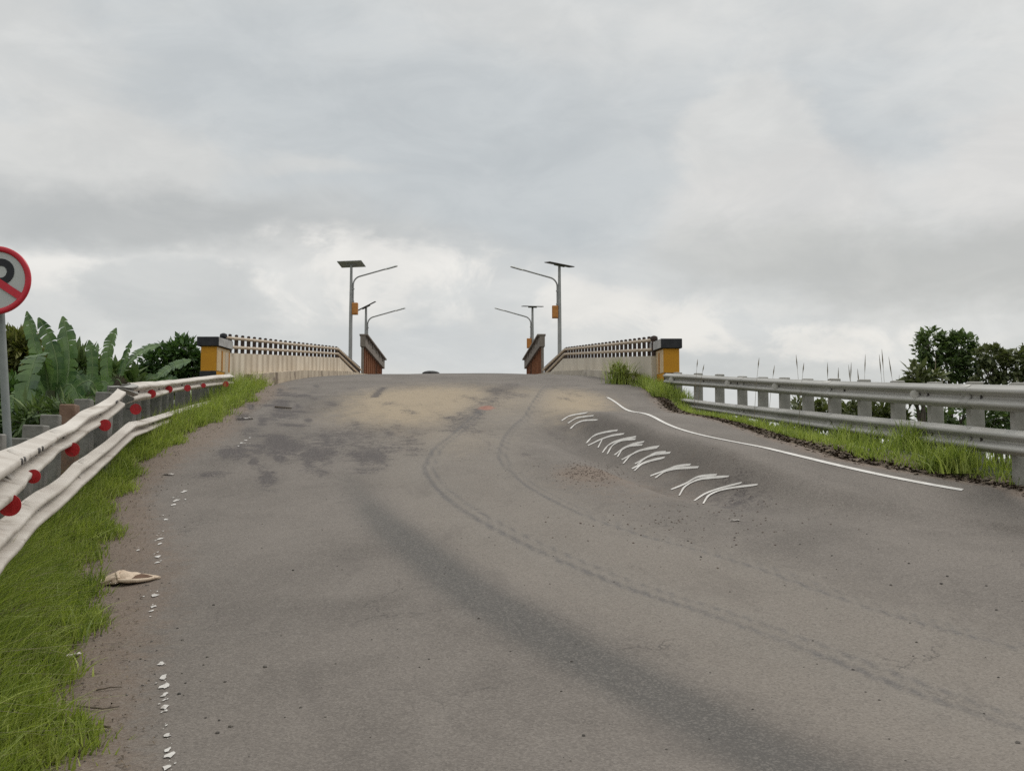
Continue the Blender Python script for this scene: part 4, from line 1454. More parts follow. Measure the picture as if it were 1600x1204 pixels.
def banana_leaf(base, ctrl, tip, hw, parent, mat, seed, face=(0.2, -1, 0.35), tears=6):
    rng = random.Random(seed)
    b_, c_, t_ = Vector(base), Vector(ctrl), Vector(tip)
    n = 22
    sp = [(b_ * (1 - q) ** 2 + c_ * 2 * q * (1 - q) + t_ * q * q) for q in np.linspace(0, 1, n)]
    fc = Vector(face).normalized()
    V, F, var = [], [], []
    tv = [rng.uniform(0.05, 0.85) for _ in range(2)]
    cut = [{rng.randrange(3, n - 2) for _ in range(tears)} for _ in range(2)]
    org = Vector(parent.location)
    prof = lambda q: (min(1.0, 0.10 + q * 4.0) if q < 0.22 else 1.0 - 0.12 * (q - 0.22)) * (1.0 if q < 0.8 else max(0.12, 1 - ((q - 0.8) / 0.205) ** 2.2))
    for side in (0, 1):
        sg_ = 1 if side else -1
        for i in range(n - 1):
            d = (sp[i + 1] - sp[i]).normalized()
            sd = d.cross(fc).normalized() * sg_
            q0, q1 = i / (n - 1), (i + 1) / (n - 1)
            k = len(V)
            tornf = 0.7 if i in cut[side] else 1.0
            sag = rng.uniform(0.12, 0.4)
            for q, p in ((q0, sp[i]), (q1, sp[i + 1])):
                w = hw * prof(q) * (1 + 0.06 * math.sin(q * 40 + seed))
                for f_ in (0, 0.5, 1.0):
                    ff = f_ * (tornf if q == q1 and f_ == 1.0 else 1.0)
                    off = sd * w * ff + fc * (0.22 * w * ff) + Vector((0, 0, -sag * w * ff * ff)) - (d * w * 0.15 * ff * (1 if i in cut[side] else 0))
                    V.append(p + off - org)
                    var.append(min(1, max(0, tv[side] + 0.22 * math.sin(i * 1.3 + seed) + 0.14 * math.sin(i * 2.9 + side) + (0.15 if f_ == 0 else 0) + rng.uniform(-0.1, 0.1))))
            F += [[k, k + 1, k + 4, k + 3], [k + 1, k + 2, k + 5, k + 4]]
    o = link('leaf', mesh('leaf', V, F, False, {'var': var}), mat, parent)
    MB().tube([p + fc * -0.0 for p in sp[::3] + [sp[-1]]], [hw * 0.07 * (1 - 0.8 * j / (len(sp[::3]))) + 0.004 for j in range(len(sp[::3]) + 1)], 6).build('midrib', M['leaf_midrib'], o)
    return o


def banana(px, py_foot, Y, leaves, label, seed, stem_top, stem_r=0.1):
    foot = at(px, py_foot, Y)
    gz_ = float(G(foot.x, Y))
    root = thing('banana_plant', (foot.x, Y, gz_), label, 'banana plant', 'banana plants behind the left guard rail')
    tp_ = at(stem_top[0], stem_top[1], Y)
    MB().tube([(foot.x, Y, gz_ - 0.1), ((foot.x + tp_.x) / 2 + 0.03, Y, (gz_ + tp_.z) / 2), tp_], [stem_r * 1.3, stem_r * 1.05, stem_r * 0.6], 12).build('stem', M['banana_stem'], root, True)
    for j, (b_, c_, t_, hw, dy, mt) in enumerate(leaves):
        banana_leaf(at(*b_, Y), at(*c_, Y + dy * 0.5), at(*t_, Y + dy), hw * 0.86 / 1600 * Y, root, M[mt], seed * 31 + j, face=(random.uniform(-0.5, 0.5), -1, random.uniform(0.1, 0.6)), tears=random.randint(2, 8))
    return root


BL_, DL_ = 'banana_leaf', 'dry_leaf'
banana(70, 700, 15.5, [((76, 625), (60, 560), (42, 486), 13, 0.2, BL_), ((84, 630), (105, 560), (60, 496), 17, 0.1, BL_),
                       ((90, 630), (122, 580), (98, 494), 18, 0.4, BL_), ((78, 620), (62, 470), (36, 655), 30, -0.6, BL_),
                       ((84, 640), (110, 560), (128, 640), 20, -0.3, BL_), ((70, 640), (30, 580), (12, 650), 18, -0.2, BL_),
                       ((88, 640), (150, 560), (150, 620), 17, 0.2, BL_), ((70, 640), (60, 620), (50, 690), 24, -0.4, BL_)],
       'largest banana plant, tall upright leaves and one broad hanging leaf, beside the sign pole', 3, (80, 610), 0.12)
banana(140, 690, 18.0, [((140, 610), (150, 570), (139, 531), 10, 0.0, BL_), ((145, 610), (150, 560), (153, 536), 4, 0.2, BL_),
                        ((140, 620), (120, 560), (100, 600), 14, 0.1, BL_), ((140, 620), (165, 570), (178, 620), 15, -0.2, BL_),
                        ((138, 625), (110, 590), (92, 640), 14, -0.3, BL_), ((140, 630), (135, 600), (128, 660), 14, -0.4, BL_)],
       'smaller banana plant with short blunt leaves, mid way between sign and broken rail', 5, (141, 600))
banana(176, 690, 18.8, [((172, 600), (160, 555), (182, 512), 14, 0.1, BL_), ((186, 600), (192, 565), (206, 531), 8, 0.2, BL_),
                        ((184, 595), (200, 545), (252, 537), 10, 0.5, BL_), ((180, 600), (200, 580), (183, 632), 13, -0.1, DL_),
                        ((176, 600), (188, 575), (196, 628), 12, -0.2, DL_), ((172, 610), (150, 575), (132, 610), 13, 0.2, BL_), ((172, 610), (160, 590), (150, 650), 15, -0.3, BL_)],
       'banana plant with a bare horizontal leaf and black dead leaves, above the torn rail', 8, (178, 590))
banana(252, 640, 24.5, [((246, 592), (255, 572), (299, 562), 12, 0.3, BL_), ((246, 595), (235, 580), (222, 600), 9, 0.2, BL_), ((248, 600), (262, 580), (282, 600), 9, 0.1, BL_)],
       'low young banana plant with one pale leaf in front of the leafy bush', 11, (247, 596), 0.05)


def shrub(name, px, py, Y, blobs, n, size, mat, label, cat, group=None, seed=1, stems=3, long=1.7, shell=0.55):
    foot = at(px, py, Y)
    gz_ = float(G(foot.x, Y))
    root = thing(name, (foot.x, Y, gz_), label, cat, group)
    bl = [pxr(c_, r_, Y + (dy[0] if dy else 0)) for c_, r_, *dy in blobs]
    leaf_cloud('crown', bl, n, size, M[mat], root, seed, long, shell=shell)
    mb = MB()
    rnd = random.Random(seed)
    for j in range(stems):
        tgt = bl[j % len(bl)][0]
        s0 = Vector((foot.x + rnd.uniform(-0.15, 0.15), Y + rnd.uniform(-0.15, 0.15), gz_ - 0.1))
        mid_ = s0.lerp(tgt, 0.55) + Vector((rnd.uniform(-0.1, 0.1), rnd.uniform(-0.1, 0.1), 0.1))
        mb.tube([s0, mid_, tgt], [0.05, 0.035, 0.012], 8)
        for q in range(5):
            e_ = tgt + Vector((rnd.uniform(-1, 1), rnd.uniform(-1, 1), rnd.uniform(-0.6, 1))) * bl[j % len(bl)][1][0] * 0.9
            mb.tube([mid_.lerp(tgt, 0.3 + 0.12 * q), e_], [0.014, 0.004], 5)
    mb.build('trunk', M['bark'], root, True)
    return root


shrub('bush', 268, 620, 29.0, [((282, 558), (32, 28)), ((258, 572), (38, 24)), ((230, 588), (30, 16)), ((300, 575), (20, 26)), ((245, 600), (45, 18))], 5200, 0.12, 'leaf_dark',
      'dense dark green vine bush filling the space left of the yellow pillar', 'bush', seed=4, stems=4)
shrub('shrub', 20, 640, 18.5, [((24, 545), (26, 18)), ((14, 575), (26, 22)), ((40, 560), (18, 22)), ((10, 610), (30, 30))], 1900, 0.10, 'leaf_yellow',
      'yellowing shrub with narrow leaves behind the sign pole', 'shrub', seed=5, long=3.2)
shrub('undergrowth', 110, 700, 20.5, [((60, 610), (50, 50)), ((120, 600), (50, 42)), ((175, 610), (34, 36)), ((205, 615), (24, 22)), ((90, 650), (80, 32))], 5200, 0.15, 'leaf_mid',
      'dark tangle of broad leaved plants behind the banana stems', 'undergrowth', seed=6, long=2.4)
shrub('undergrowth', 20, 720, 17.0, [((20, 630), (30, 36)), ((70, 645), (45, 30)), ((115, 640), (26, 20)), ((28, 668), (30, 20))], 1500, 0.085, 'leaf_dark',
      'bright green leafy plants between the sign pole and the posts', 'undergrowth', seed=7, long=2.6)
shrub('undergrowth', 100, 690, 14.9, [((55, 655), (40, 22)), ((112, 645), (34, 18)), ((160, 625), (14, 14))], 700, 0.055, 'leaf_mid',
      'narrow leaved plants arching over the concrete posts in front of the banana stems', 'undergrowth', seed=17, long=4.2, shell=0.2)
shrub('tree', 1478, 660, 22.0, [((1451, 537), (23, 23)), ((1476, 533), (14, 14)), ((1502, 540), (24, 22)), ((1446, 575), (16, 24)), ((1486, 572), (30, 24)), ((1512, 580), (18, 20))], 3000, 0.085, 'leaf_mid',
      'taller dark green tree with two rounded tops behind the right guard rail', 'tree', 'trees behind the right guard rail', seed=9, stems=6, long=1.5)
shrub('tree', 1565, 660, 21.0, [((1548, 556), (24, 17)), ((1572, 572), (34, 24)), ((1603, 568), (28, 28)), ((1540, 588), (20, 18)), ((1640, 570), (40, 34))], 2800, 0.085, 'leaf_olive',
      'lower olive green tree at the right edge behind the guard rail', 'tree', 'trees behind the right guard rail', seed=10, stems=5, long=1.5)
shrub('shrub', 1440, 660, 16.5, [((1432, 582), (12, 18)), ((1450, 592), (18, 12)), ((1430, 610), (22, 16))], 420, 0.075, 'leaf_olive',
      'thin reddish weedy shrub at the foot of the taller tree', 'shrub', seed=11, long=2.4)


for px, Y, bl, lab, sd in ((1285, 21.0, [((1255, 650), (24, 24)), ((1290, 648), (26, 26)), ((1320, 655), (22, 26))], 'low green undergrowth behind the middle of the right guard rail', 41),
                            ((1370, 17.5, [((1350, 652), (24, 24)), ((1382, 655), (26, 26)), ((1403, 668), (18, 22))], 'low green undergrowth just beyond the gap of sky in the right rail', 42)),
                            ((1510, 17.0, [((1462, 664), (22, 30)), ((1500, 650), (34, 34)), ((1545, 660), (32, 36)), ((1592, 660), (34, 40))], 'dark green undergrowth below the two trees behind the right rail', 43))):
    shrub('undergrowth', px, 700, Y, bl, 300 * len(bl), 0.08, 'leaf_mid' if sd == 43 else 'leaf_olive', lab, 'undergrowth', seed=sd, long=2.4, stems=4, shell=0.2)


def blades(name, pts, hts, mat, lean=0.5, width=0.006, seed=1, out=None, parent=None):
    """pts (n,3) roots; hts (n,); 3 segment curved blades"""
    rng = np.random.default_rng(seed)
    n = len(pts)
    a = rng.uniform(0, 2 * math.pi, n)
    d = np.stack([np.cos(a), np.sin(a), np.zeros(n)], 1)
    if out is not None:
        d = d + np.asarray(out)
    ln_ = np.abs(rng.normal(0, lean, n)) + 0.1
    wd = np.stack([-np.sin(a + rng.normal(0, 0.6, n)), np.cos(a), np.zeros(n)], 1)
    face = rng.uniform(0, 2 * math.pi, n)
    wd = np.stack([np.cos(face), np.sin(face), np.zeros(n)], 1)
    V = np.zeros((n, 8, 3))
    for k, q in enumerate((0, 0.4, 0.75, 1.0)):
        c_ = pts + d * (ln_ * hts * q ** 1.8)[:, None] + np.array([0, 0, 1.0]) * (hts * (q - 0.38 * np.clip(ln_, 0, 1.4) * q ** 2.4))[:, None]
        w = (width * (1 - q ** 1.5) + 0.0008) * rng.uniform(0.7, 1.4, n)
        V[:, 2 * k] = c_ - wd * w[:, None]
        V[:, 2 * k + 1] = c_ + wd * w[:, None]
    F = np.array([[0, 1, 3, 2], [2, 3, 5, 4], [4, 5, 7, 6]])
    F = (np.arange(n)[:, None, None] * 8 + F[None]).reshape(-1, 4)
    tone = np.clip(rng.normal(0.5, 0.28, n), 0, 1)
    var = np.clip(np.repeat(tone[:, None], 8, 1), 0, 1)
    VV = V.reshape(-1, 3)
    if parent is not None:
        VV = VV - np.array(parent.location)
    return link(name, big_mesh(name, VV, F, False, {'var': var.ravel()}), mat, parent)


def scatter_left(n, y0, y1, e0, e1, bias=1.0):
    y = y0 + (y1 - y0) * RNG.uniform(0, 1, n) ** bias
    e = RNG.uniform(e0, e1, n)
    cl = 0.5 + 0.5 * np.sin(y * 3.3 + 1.3 * np.sin(e * 5)) * np.sin(e * 6.1 + y * 1.7)
    keep = RNG.uniform(0, 1, n) < 0.35 + 0.65 * cl
    y, e = y[keep], e[keep]
    e = e + 0.13 * np.sin(y * 2.1) + 0.12 * np.sin(y * 5.3 + 1) - 0.22 * RNG.uniform(0, 1, len(e)) ** 6
    x = lx(y) - e
    return x, y, e


pt, ht = [], []
for n_, y0, y1, e0, e1, hlo, hhi in ((44000, 2.6, 10.0, -0.02, 1.5, 0.16, 0.62), (36000, 10.0, 18.0, -0.02, 1.6, 0.16, 0.42), (26000, 18.0, 29.0, -0.02, 2.4, 0.18, 0.5),
                                     (9000, 8.0, 26.0, 1.4, 3.5, 0.3, 0.7), (6000, 24.5, 29.5, 0.3, 2.2, 0.4, 0.75)):
    x, y, e = scatter_left(n_, y0, y1, e0, e1)
    z = G(x, y) - 0.01
    h_ = (hlo + (hhi - hlo) * np.clip(e / 0.7, 0, 1)) * RNG.uniform(0.55, 1.2, len(x))
    pt.append(np.stack([x, y, z], 1))
    ht.append(h_)
for _ in range(170):                                  # taller clumps
    y0 = 2.8 + 25 * random.random() ** 1.6
    e0 = random.choice((0.1, 0.35, 0.6, 0.85, 0.95)) + random.gauss(0, 0.12)
    m_ = random.randint(40, 110)
    xy = RNG.normal(size=(m_, 2)) * 0.05
    x, y = lx(y0) - e0 + xy[:, 0], y0 + xy[:, 1] * 1.6
    pt.append(np.stack([x, y, G(x, y) - 0.01], 1))
    ht.append((0.26 + 0.42 * min(max(e0, 0), 0.9)) * (1.2 if y0 < 8 else 1.0) * RNG.uniform(0.4, 1.15, m_))
tag(blades('verge_grass', np.concatenate(pt), np.concatenate(ht), M['grass'], 0.36, 0.0065, 21, out=(0.35, -0.1, 0)), 'lush green grass on the left verge below the buckled guard rail', 'grass', kind='stuff')

pt, ht = [], []
for n_, y0, y1, e0, e1, hlo, hhi in ((7000, 2.6, 12.0, -0.05, 1.3, 0.12, 0.5), (5000, 12.0, 28.0, -0.05, 1.5, 0.12, 0.5)):
    x, y, e = scatter_left(n_, y0, y1, e0, e1)
    pt.append(np.stack([x, y, G(x, y) - 0.01], 1))
    ht.append((hlo + (hhi - hlo) * np.clip(e / 0.7, 0, 1)) * RNG.uniform(0.5, 1.25, len(x)))
tag(blades('dry_grass', np.concatenate(pt), np.concatenate(ht), M['straw'], 0.8, 0.004, 27, out=(0.4, -0.1, 0)), 'dry straw coloured blades mixed into the left verge', 'grass', kind='stuff')
# small broad leaved weeds in the verge
n = 2600
y = 3 + 24 * RNG.uniform(0, 1, n) ** 1.4
cl = np.sin(y * 1.7 + 2) + np.sin(y * 4.1)
e = np.abs(RNG.normal(0.35, 0.3, n))
keep = cl > 0.3
y, e = y[keep], e[keep]
x = lx(y) - e
n = len(x)
P = np.stack([x, y, G(x, y) + RNG.uniform(0.02, 0.2, n) * np.clip(e * 2, 0.3, 1)], 1)
a = RNG.uniform(0, 6.28, n)
s_w = RNG.uniform(0.018, 0.045, n)[:, None]
d = np.stack([np.cos(a), np.sin(a), RNG.uniform(-0.3, 0.5, n)], 1) * s_w
w = np.stack([-np.sin(a), np.cos(a), RNG.uniform(-0.3, 0.3, n)], 1) * s_w * 0.55
V = np.stack([P - d, P + w + [0, 0, 0.006], P + d, P - w + [0, 0, 0.006]], 1).reshape(-1, 3)
tag(link('verge_weeds', big_mesh('verge_weeds', V, np.arange(4 * n).reshape(n, 4), False, {'var': np.repeat(RNG.uniform(0, 1, n), 4)}), M['leaf_yellow']), 'small broad leaved weeds creeping through the left verge', 'weeds', kind='stuff')
pt, ht = [], []
for n_, y0, y1, e0, e1, hlo, hhi in ((9500, 9.5, 24.0, 0.26, 0.8, 0.05, 0.2), (5000, 9.5, 15.5, 0.9, 2.6, 0.12, 0.42), (3500, 15.5, 26.0, 0.6, 1.8, 0.08, 0.24), (5200, 24.2, 28.5, -0.1, 0.9, 0.15, 0.5)):
    y = RNG.uniform(y0, y1, n_)
    e = RNG.uniform(e0, e1, n_)
    cl = np.sin(y * 2.1 + np.sin(y * 5.0)) * 0.5 + 0.5
    keep = RNG.uniform(0, 1, n_) < 0.15 + 0.85 * cl
    y, e = y[keep], e[keep]
    x = rx(y) + e
    pt.append(np.stack([x, y, G(x, y) - 0.01], 1))
    ht.append((hlo + (hhi - hlo) * RNG.uniform(0, 1, len(y))))
tag(blades('verge_grass', np.concatenate(pt), np.concatenate(ht), M['grass'], 0.4, 0.007, 22), 'patchy green grass under and behind the grey guard rail on the right', 'grass', kind='stuff')

# tall seed stalks behind the right rail
V, Fq, va = [], [], []
mb = MB()
for (px, py, dx) in ((1090, 562, 2), (1100, 570, 4), (1186, 560, 3), (1210, 572, 4), (1244, 556, -3), (1256, 568, 3), (1293, 568, 0), (1310, 576, 1), (1326, 572, -4), (1330, 568, 2), (1340, 578, -3), (1352, 556, 2),
                     (1374, 556, -4), (1378, 548, -3), (1389, 560, -7), (1405, 588, 3), (1424, 586, -3), (1462, 560, 3), (1474, 578, 4), (1590, 592, 6), (1444, 566, -2)):
    Y = 19.5 + random.uniform(-1.5, 1.5)
    tp_ = at(px, py, Y)
    ft_ = at(px - dx * 3, 640, Y)
    ft_.z = float(G(ft_.x, Y))
    md_ = ft_.lerp(tp_, 0.6) + Vector((-dx * 0.004, 0, 0.02))
    mb.tube([ft_, md_, tp_], [0.004, 0.0035, 0.002], 4)
    q = md_.lerp(tp_, 0.62)
    mb.tube([q, q.lerp(tp_, 0.5), tp_ + (tp_ - q) * 0.1], [0.003, 0.011, 0.002], 5)
me = mb.me('tall_grass')
at_ = me.attributes.new('var', 'FLOAT', 'POINT')
at_.data.foreach_set('value', RNG.uniform(0, 1, len(me.vertices)).astype(np.float32))
tag(link('tall_grass', me, M['straw']), 'thin dry grass stalks with seed heads rising behind the grey guard rail', 'grass', kind='stuff')


def tuft(px, py, spread_, n, h_, label, seed, mat='grass', lean=0.5, base=None, yy=None):
    p = hit(px, py) if yy is None else at(px, py, yy)
    p.z = float(G(p.x, p.y)) if base is None else base
    root = thing('weed_tuft', p, label, 'weeds', 'weed tufts by the right side of the road')
    rng = np.random.default_rng(seed)
    q = rng.normal(size=(n, 2)) * spread_
    P = np.stack([p.x + q[:, 0], p.y + q[:, 1], np.full(n, p.z - 0.02)], 1)
    blades('blades', P, rng.uniform(0.4, 1.1, n) * h_, M[mat], lean, 0.009, seed, parent=root)
    return root


tuft(1490, 742, 0.12, 420, 0.42, 'bright green weed tuft at the road edge under the near end of the grey rail', 31, yy=12.5)
tuft(1422, 716, 0.10, 260, 0.5, 'dark weed tuft growing up through the lower grey rail', 32, yy=14.2)
tuft(1325, 700, 0.14, 300, 0.32, 'low weed tuft under the middle of the grey rail', 33, yy=16.4)
t1 = tuft(968, 600, 0.16, 320, 0.85, 'bushy weed growing against the right parapet kerb', 34, lean=0.3, yy=28.6)
t1.location.z = float(H(3.0, 28.6)) - 0.05
leaf_cloud('leaves', [pxr((970, 583), (14, 14), 28.5), pxr((985, 592), (18, 7), 28.5)], 190, 0.07, M['leaf_yellow'], t1, 35, 2.2)
t2 = tuft(1008, 604, 0.16, 200, 0.4, 'small weed between the yellow pillar and the parapet weed', 36, lean=0.4, yy=27.6)
t2.location.z = float(H(3.4, 27.6)) - 0.1

# leaf litter along the right edge and dry scraps along the left edge
n = 5200
y = RNG.uniform(9, 26, n)
e = RNG.normal(0.16, 0.16, n)
x = rx(y) + e
z = G(x, y) + 0.012
yl = RNG.uniform(3, 26, 1500)
xl = lx(yl) + RNG.uniform(-0.1, 0.55, 1500)
zl = H(xl, yl) + 0.008
P = np.concatenate([np.stack([x, y, z], 1), np.stack([xl, yl, zl], 1)])
n = len(P)
s = np.r_[RNG.uniform(0.02, 0.06, 5200), RNG.uniform(0.006, 0.02, 1500)]
a = RNG.uniform(0, 6.28, n)
d = np.stack([np.cos(a), np.sin(a), RNG.uniform(-0.2, 0.5, n)], 1)
w = np.stack([-np.sin(a), np.cos(a), RNG.uniform(-0.4, 0.4, n)], 1)
V = np.stack([P - d * s[:, None], P + w * s[:, None] * 0.4 + [0, 0, 0.01], P + d * s[:, None], P - w * s[:, None] * 0.4 + [0, 0, 0.01]], 1).reshape(-1, 3)
F = np.arange(4 * n).reshape(n, 4)
tag(link('fallen_leaves', big_mesh('fallen_leaves', V, F, False, {'var': np.repeat(RNG.uniform(0, 1, n) ** 1.5, 4)}), M['litter']), 'brown dead leaves and chaff along the road edges', 'leaf litter', kind='stuff')


# loose stones on the road
def stones(name, XY, sizes, mat, label):
    V, Fq = [], []
    for (x, y), s_ in zip(XY, sizes):
        z = float(H(x, y))
        k = len(V)
        ring = 6
        rot = random.uniform(0, 6)
        for lev, (rr, hh) in enumerate(((1.0, -0.1), (0.9, 0.45), (0.4, 0.8))):
            for j in range(ring):
                q = rot + 2 * math.pi * j / ring
                f_ = random.uniform(0.75, 1.2)
                V.append((x + s_ * rr * f_ * math.cos(q), y + s_ * rr * f_ * math.sin(q), z + s_ * hh))
        for lev in range(2):
            for j in range(ring):
                Fq.append([k + lev * ring + j, k + lev * ring + (j + 1) % ring, k + (lev + 1) * ring + (j + 1) % ring, k + (lev + 1) * ring + j])
        Fq.append([k + 2 * ring + j for j in range(ring)])
    o = link(name, mesh(name, V, Fq), mat)
    tag(o, label, 'gravel', kind='stuff')


XY, sz = [], []
for px, py in ((458, 891), (237, 1002), (470, 1105), (912, 1149), (1333, 1046), (1557, 953), (1541, 915), (1392, 914), (1471, 912), (748, 966), (965, 730), (1148, 840), (1250, 850), (285, 1000), (352, 1065), (280, 1084),
               (334, 945), (340, 1145), (360, 1135), (414, 1042), (510, 780), (893, 1033), (1432, 1003), (1590, 1160), (1075, 845), (1095, 870), (1300, 868), (1420, 880), (1480, 900)):
    p = hit(px, py)
    XY.append((p.x, p.y))
    sz.append(random.uniform(0.009, 0.015))
for _ in range(520):
    y = 3.5 + 22 * random.random() ** 1.3
    x = random.uniform(float(lx(y)) + 0.1, float(rx(y)) - 0.1)
    XY.append((x, y))
    sz.append(random.uniform(0.003, 0.008))
for _ in range(240):
    y = 3.5 + 22 * random.random() ** 1.3
    XY.append((float(lx(y)) + abs(random.gauss(0.2, 0.45)), y))
    sz.append(random.uniform(0.003, 0.011))
stones('gravel', XY, sz, M['stone'], 'dark loose grit scattered over the road surface')
XY, sz = [], []
for _ in range(420):
    p = hit(random.gauss(922, 28), random.gauss(738, 8))
    XY.append((p.x, p.y))
    sz.append(random.uniform(0.004, 0.011))
for _ in range(160):
    p = hit(random.gauss(1080, 90), random.gauss(815, 22))
    XY.append((p.x, p.y))
    sz.append(random.uniform(0.004, 0.012))
stones('gravel', XY, sz, M['red_stone'], 'reddish brown crumbled gravel below the row of painted crosses')

# ------------------------------------------------------------------ litter on the road
# crumpled sack: folded cloth, open mouth to the right
p0, p1 = hit(149, 913), hit(251, 903)
sk = thing('crumpled_sack', ((p0.x + p1.x) / 2, (p0.y + p1.y) / 2, float(H((p0.x + p1.x) / 2, (p0.y + p1.y) / 2))), 'crumpled dirty cream sack lying on the dusty left edge of the road', 'sack')
Lx = (p1 - p0).length
d = (p1 - p0).normalized()
nrm = Vector((-d.y, d.x, 0))
nu, nv = 44, 22
V, Fq = [], []
rnd = random.Random(5)
for i in range(nu):
    uq = i / (nu - 1)
    wid = 0.02 + 0.125 * math.sin(math.pi * min(1, uq * 0.92 + 0.08)) ** 0.7 * (1.15 - 0.55 * uq)
    hg = 0.012 + 0.075 * min(1, uq * 4) * (1 - uq ** 3) * (0.85 + 0.25 * math.exp(-((uq - 0.42) / 0.1) ** 2))
    for j in range(nv):
        a = 2 * math.pi * j / nv
        f_ = 1 + 0.16 * math.sin(5 * a + uq * 9) + 0.10 * math.sin(uq * 31 + 3 * a) + 0.05 * math.sin(11 * a - uq * 17)
        oy = wid * math.cos(a) * f_
        oz = max(0.004, hg * 0.5 + hg * 0.5 * math.sin(a) * f_)
        if 0.5 < uq < 0.92 and -0.1 < math.sin(a) and math.cos(a) < 0.2:
            oz -= 0.45 * hg * math.sin(math.pi * (uq - 0.5) / 0.42)
        q = p0 + d * (Lx * uq) + nrm * oy
        V.append(Vector((q.x, q.y, float(H(q.x, q.y)) + max(oz, 0.004))) - sk.location)
for i in range(nu - 1):
    for j in range(nv):
        Fq.append([i * nv + j, (i + 1) * nv + j, (i + 1) * nv + (j + 1) % nv, i * nv + (j + 1) % nv])
Fq.append(list(range(nv))[::-1])
Fq.append([(nu - 1) * nv + j for j in range(nv)])
link('cloth', mesh('cloth', V, Fq, True), M['sackcloth'], sk)
def sack_pt(uq, off, up):
    q = p0 + d * (Lx * uq) + nrm * off
    return Vector((q.x, q.y, float(H(q.x, q.y)) + up)) - sk.location


mw = MB()
rimpts = [sack_pt(0.36, -0.15, 0.05), sack_pt(0.5, -0.165, 0.042), sack_pt(0.66, -0.15, 0.034), sack_pt(0.82, -0.11, 0.026), sack_pt(0.98, -0.02, 0.018)]
mw.tube(rimpts, [0.016, 0.02, 0.018, 0.015, 0.008], 8)
link('folded_rim', mw.me('folded_rim', True), M['sackcloth'], sk)
mw = MB()
mw.tube([sack_pt(0.37, -0.13, 0.058), sack_pt(0.33, -0.04, 0.092), sack_pt(0.36, 0.06, 0.085)], [0.014, 0.018, 0.012], 8)
link('folded_rim', mw.me('folded_rim', True), M['sackcloth'], sk)
V = [sack_pt(0.56, -0.135, 0.052), sack_pt(0.68, -0.13, 0.05), sack_pt(0.80, -0.10, 0.044), sack_pt(0.88, -0.055, 0.04), sack_pt(0.78, -0.06, 0.062), sack_pt(0.7, -0.07, 0.075), sack_pt(0.62, -0.10, 0.07)]
M['sack_shade'] = pmat('sack_shade', (0.09, 0.05, 0.03), (0.15, 0.09, 0.06), 12, 0.95)
o = link('mouth_shade', mesh('mouth_shade', V, [[0, 1, 2, 3, 4, 5, 6]]), M['sack_shade'], sk)  # dark sheet laid on the cloth, shade of the mouth put in as colour
md = o.modifiers.new('thick', 'SOLIDIFY')
md.thickness = 0.006
V, Fq = [], []
for i in range(10):
    for j in range(8):
        q = p0 + d * (0.02 + 0.012 * i * (1 + 0.2 * math.sin(j))) + nrm * (-0.10 + 0.02 * j)
        V.append(Vector((q.x, q.y, float(H(q.x, q.y)) + 0.018 + 0.012 * math.sin(i * 1.3 + j * 0.9))) - sk.location)
for i in range(9):
    for j in range(7):
        Fq.append([i * 8 + j, i * 8 + 8 + j, i * 8 + 9 + j, i * 8 + 1 + j])
link('loose_flap', mesh('loose_flap', V, Fq, True), M['sackcloth'], sk)


def flat_scrap(px, py, w, l, ang, mat, name, label, cat, seed, group=None, z=None, yy=None):
    p = hit(px, py) if yy is None else at(px, py, yy)
    if yy is not None:
        p.z = float(G(p.x, p.y))
    rnd = random.Random(seed)
    V, Fq = [], []
    ca, sa = math.cos(ang), math.sin(ang)
    for i in range(6):
        for j in range(4):
            a, c_ = (i / 5 - 0.5) * l * rnd.uniform(0.85, 1.1), (j / 3 - 0.5) * w * rnd.uniform(0.8, 1.1)
            V.append((a * ca - c_ * sa, a * sa + c_ * ca, 0.012 + rnd.uniform(0, 0.25) * w))
    for i in range(5):
        for j in range(3):
            Fq.append([i * 4 + j, i * 4 + 4 + j, i * 4 + 5 + j, i * 4 + 1 + j])
    o = link(name, mesh(name, V, Fq, True), M[mat], None, p)
    md = o.modifiers.new('thick', 'SOLIDIFY')
    md.thickness = 0.004
    tag(o, label, cat, group)
    return o


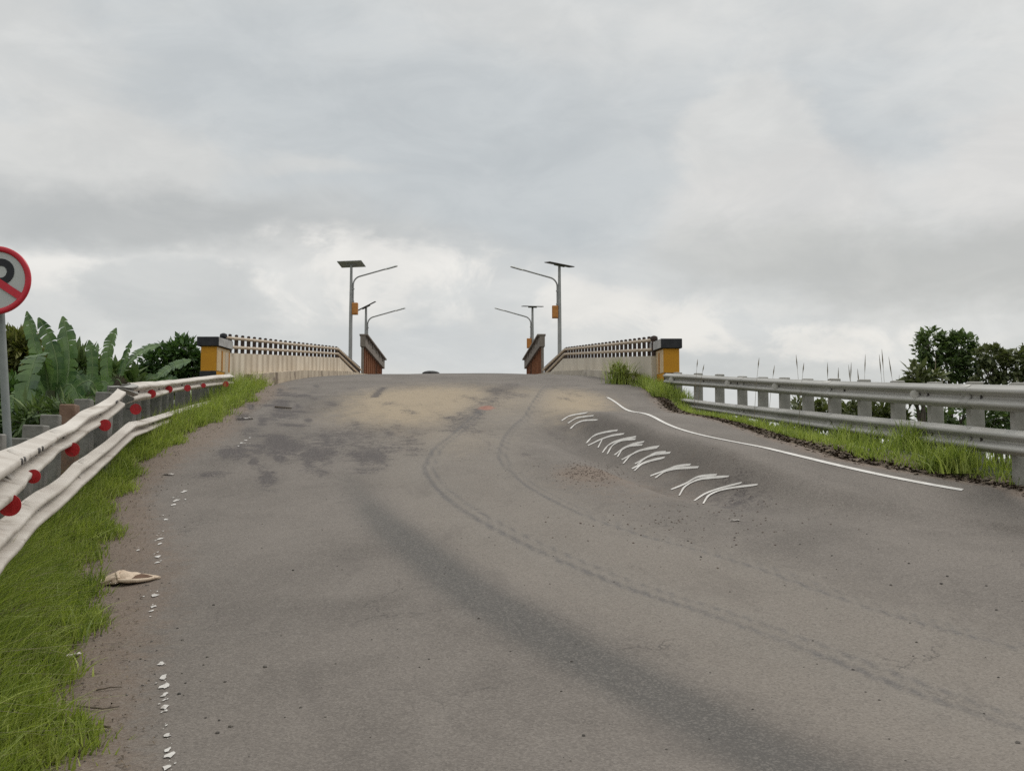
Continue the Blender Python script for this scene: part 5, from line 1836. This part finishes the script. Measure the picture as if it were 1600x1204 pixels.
flat_scrap(1149, 814, 0.035, 0.105, 0.15, 'scrap', 'paper_scrap', 'small white scrap alone on the road in front of the nearest cross', 'litter', 1, 'pale litter scraps')
flat_scrap(263, 742, 0.05, 0.17, -0.3, 'scrap', 'paper_scrap', 'pale strip of litter on the dusty left shoulder beyond the sack', 'litter', 2, 'pale litter scraps')
flat_scrap(382, 655, 0.12, 0.32, 0.1, 'scrap', 'paper_scrap', 'pale crumbs of litter by the far left grass edge', 'litter', 3, 'pale litter scraps')
flat_scrap(1160, 660, 0.14, 0.2, 0.4, 'scrap', 'paper_scrap', 'white scrap lying under the far part of the grey rail', 'litter', 4, 'pale litter scraps', yy=20.9)
flat_scrap(1195, 667, 0.12, 0.16, 1.4, 'scrap', 'paper_scrap', 'white scrap under the grey rail, nearer of the two there', 'litter', 5, 'pale litter scraps', yy=19.9)
flat_scrap(113, 1026, 0.05, 0.12, 0.8, 'scrap', 'paper_scrap', 'pale crumpled scrap at the edge of the near left grass', 'litter', 6, 'pale litter scraps')

TW = [([(174, 944), (160, 975), (146, 1002)], 0.006, 'long dark stalk lying along the near grass edge'),
      ([(178, 948), (165, 972)], 0.004, 'short dark stalk beside the long one at the grass edge'),
      ([(150, 1080), (172, 1078), (190, 1075)], 0.005, 'thin twig sticking out of the near left grass'),
      ([(120, 1105), (160, 1112), (186, 1106)], 0.006, 'crooked twig below the grass clump on the bare left shoulder'),
      ([(152, 1136), (172, 1142)], 0.008, 'stubby dark twig on the bare left shoulder'),
      ([(430, 637), (455, 640)], 0.02, 'dark stick lying on the far left of the road near the bridge')]
for pts_, r_, lab in TW:
    P = [hit(*q) for q in pts_]
    P = [p + Vector((0, 0, r_ + 0.004 + (0.01 if j == 1 else 0))) for j, p in enumerate(P)]
    c_ = P[0].copy()
    mb = MB().tube([p - c_ for p in P], [r_, r_ * 0.8, r_ * 0.5][:len(P)], 6)
    tag(link('fallen_twig', mb.me('fallen_twig', True), M['twig'], None, c_), lab, 'twig', 'twigs lying on the road edge')

scene.cycles.use_denoising = False
scene.cycles.max_bounces = 6
print('scene built', len(bpy.data.objects))
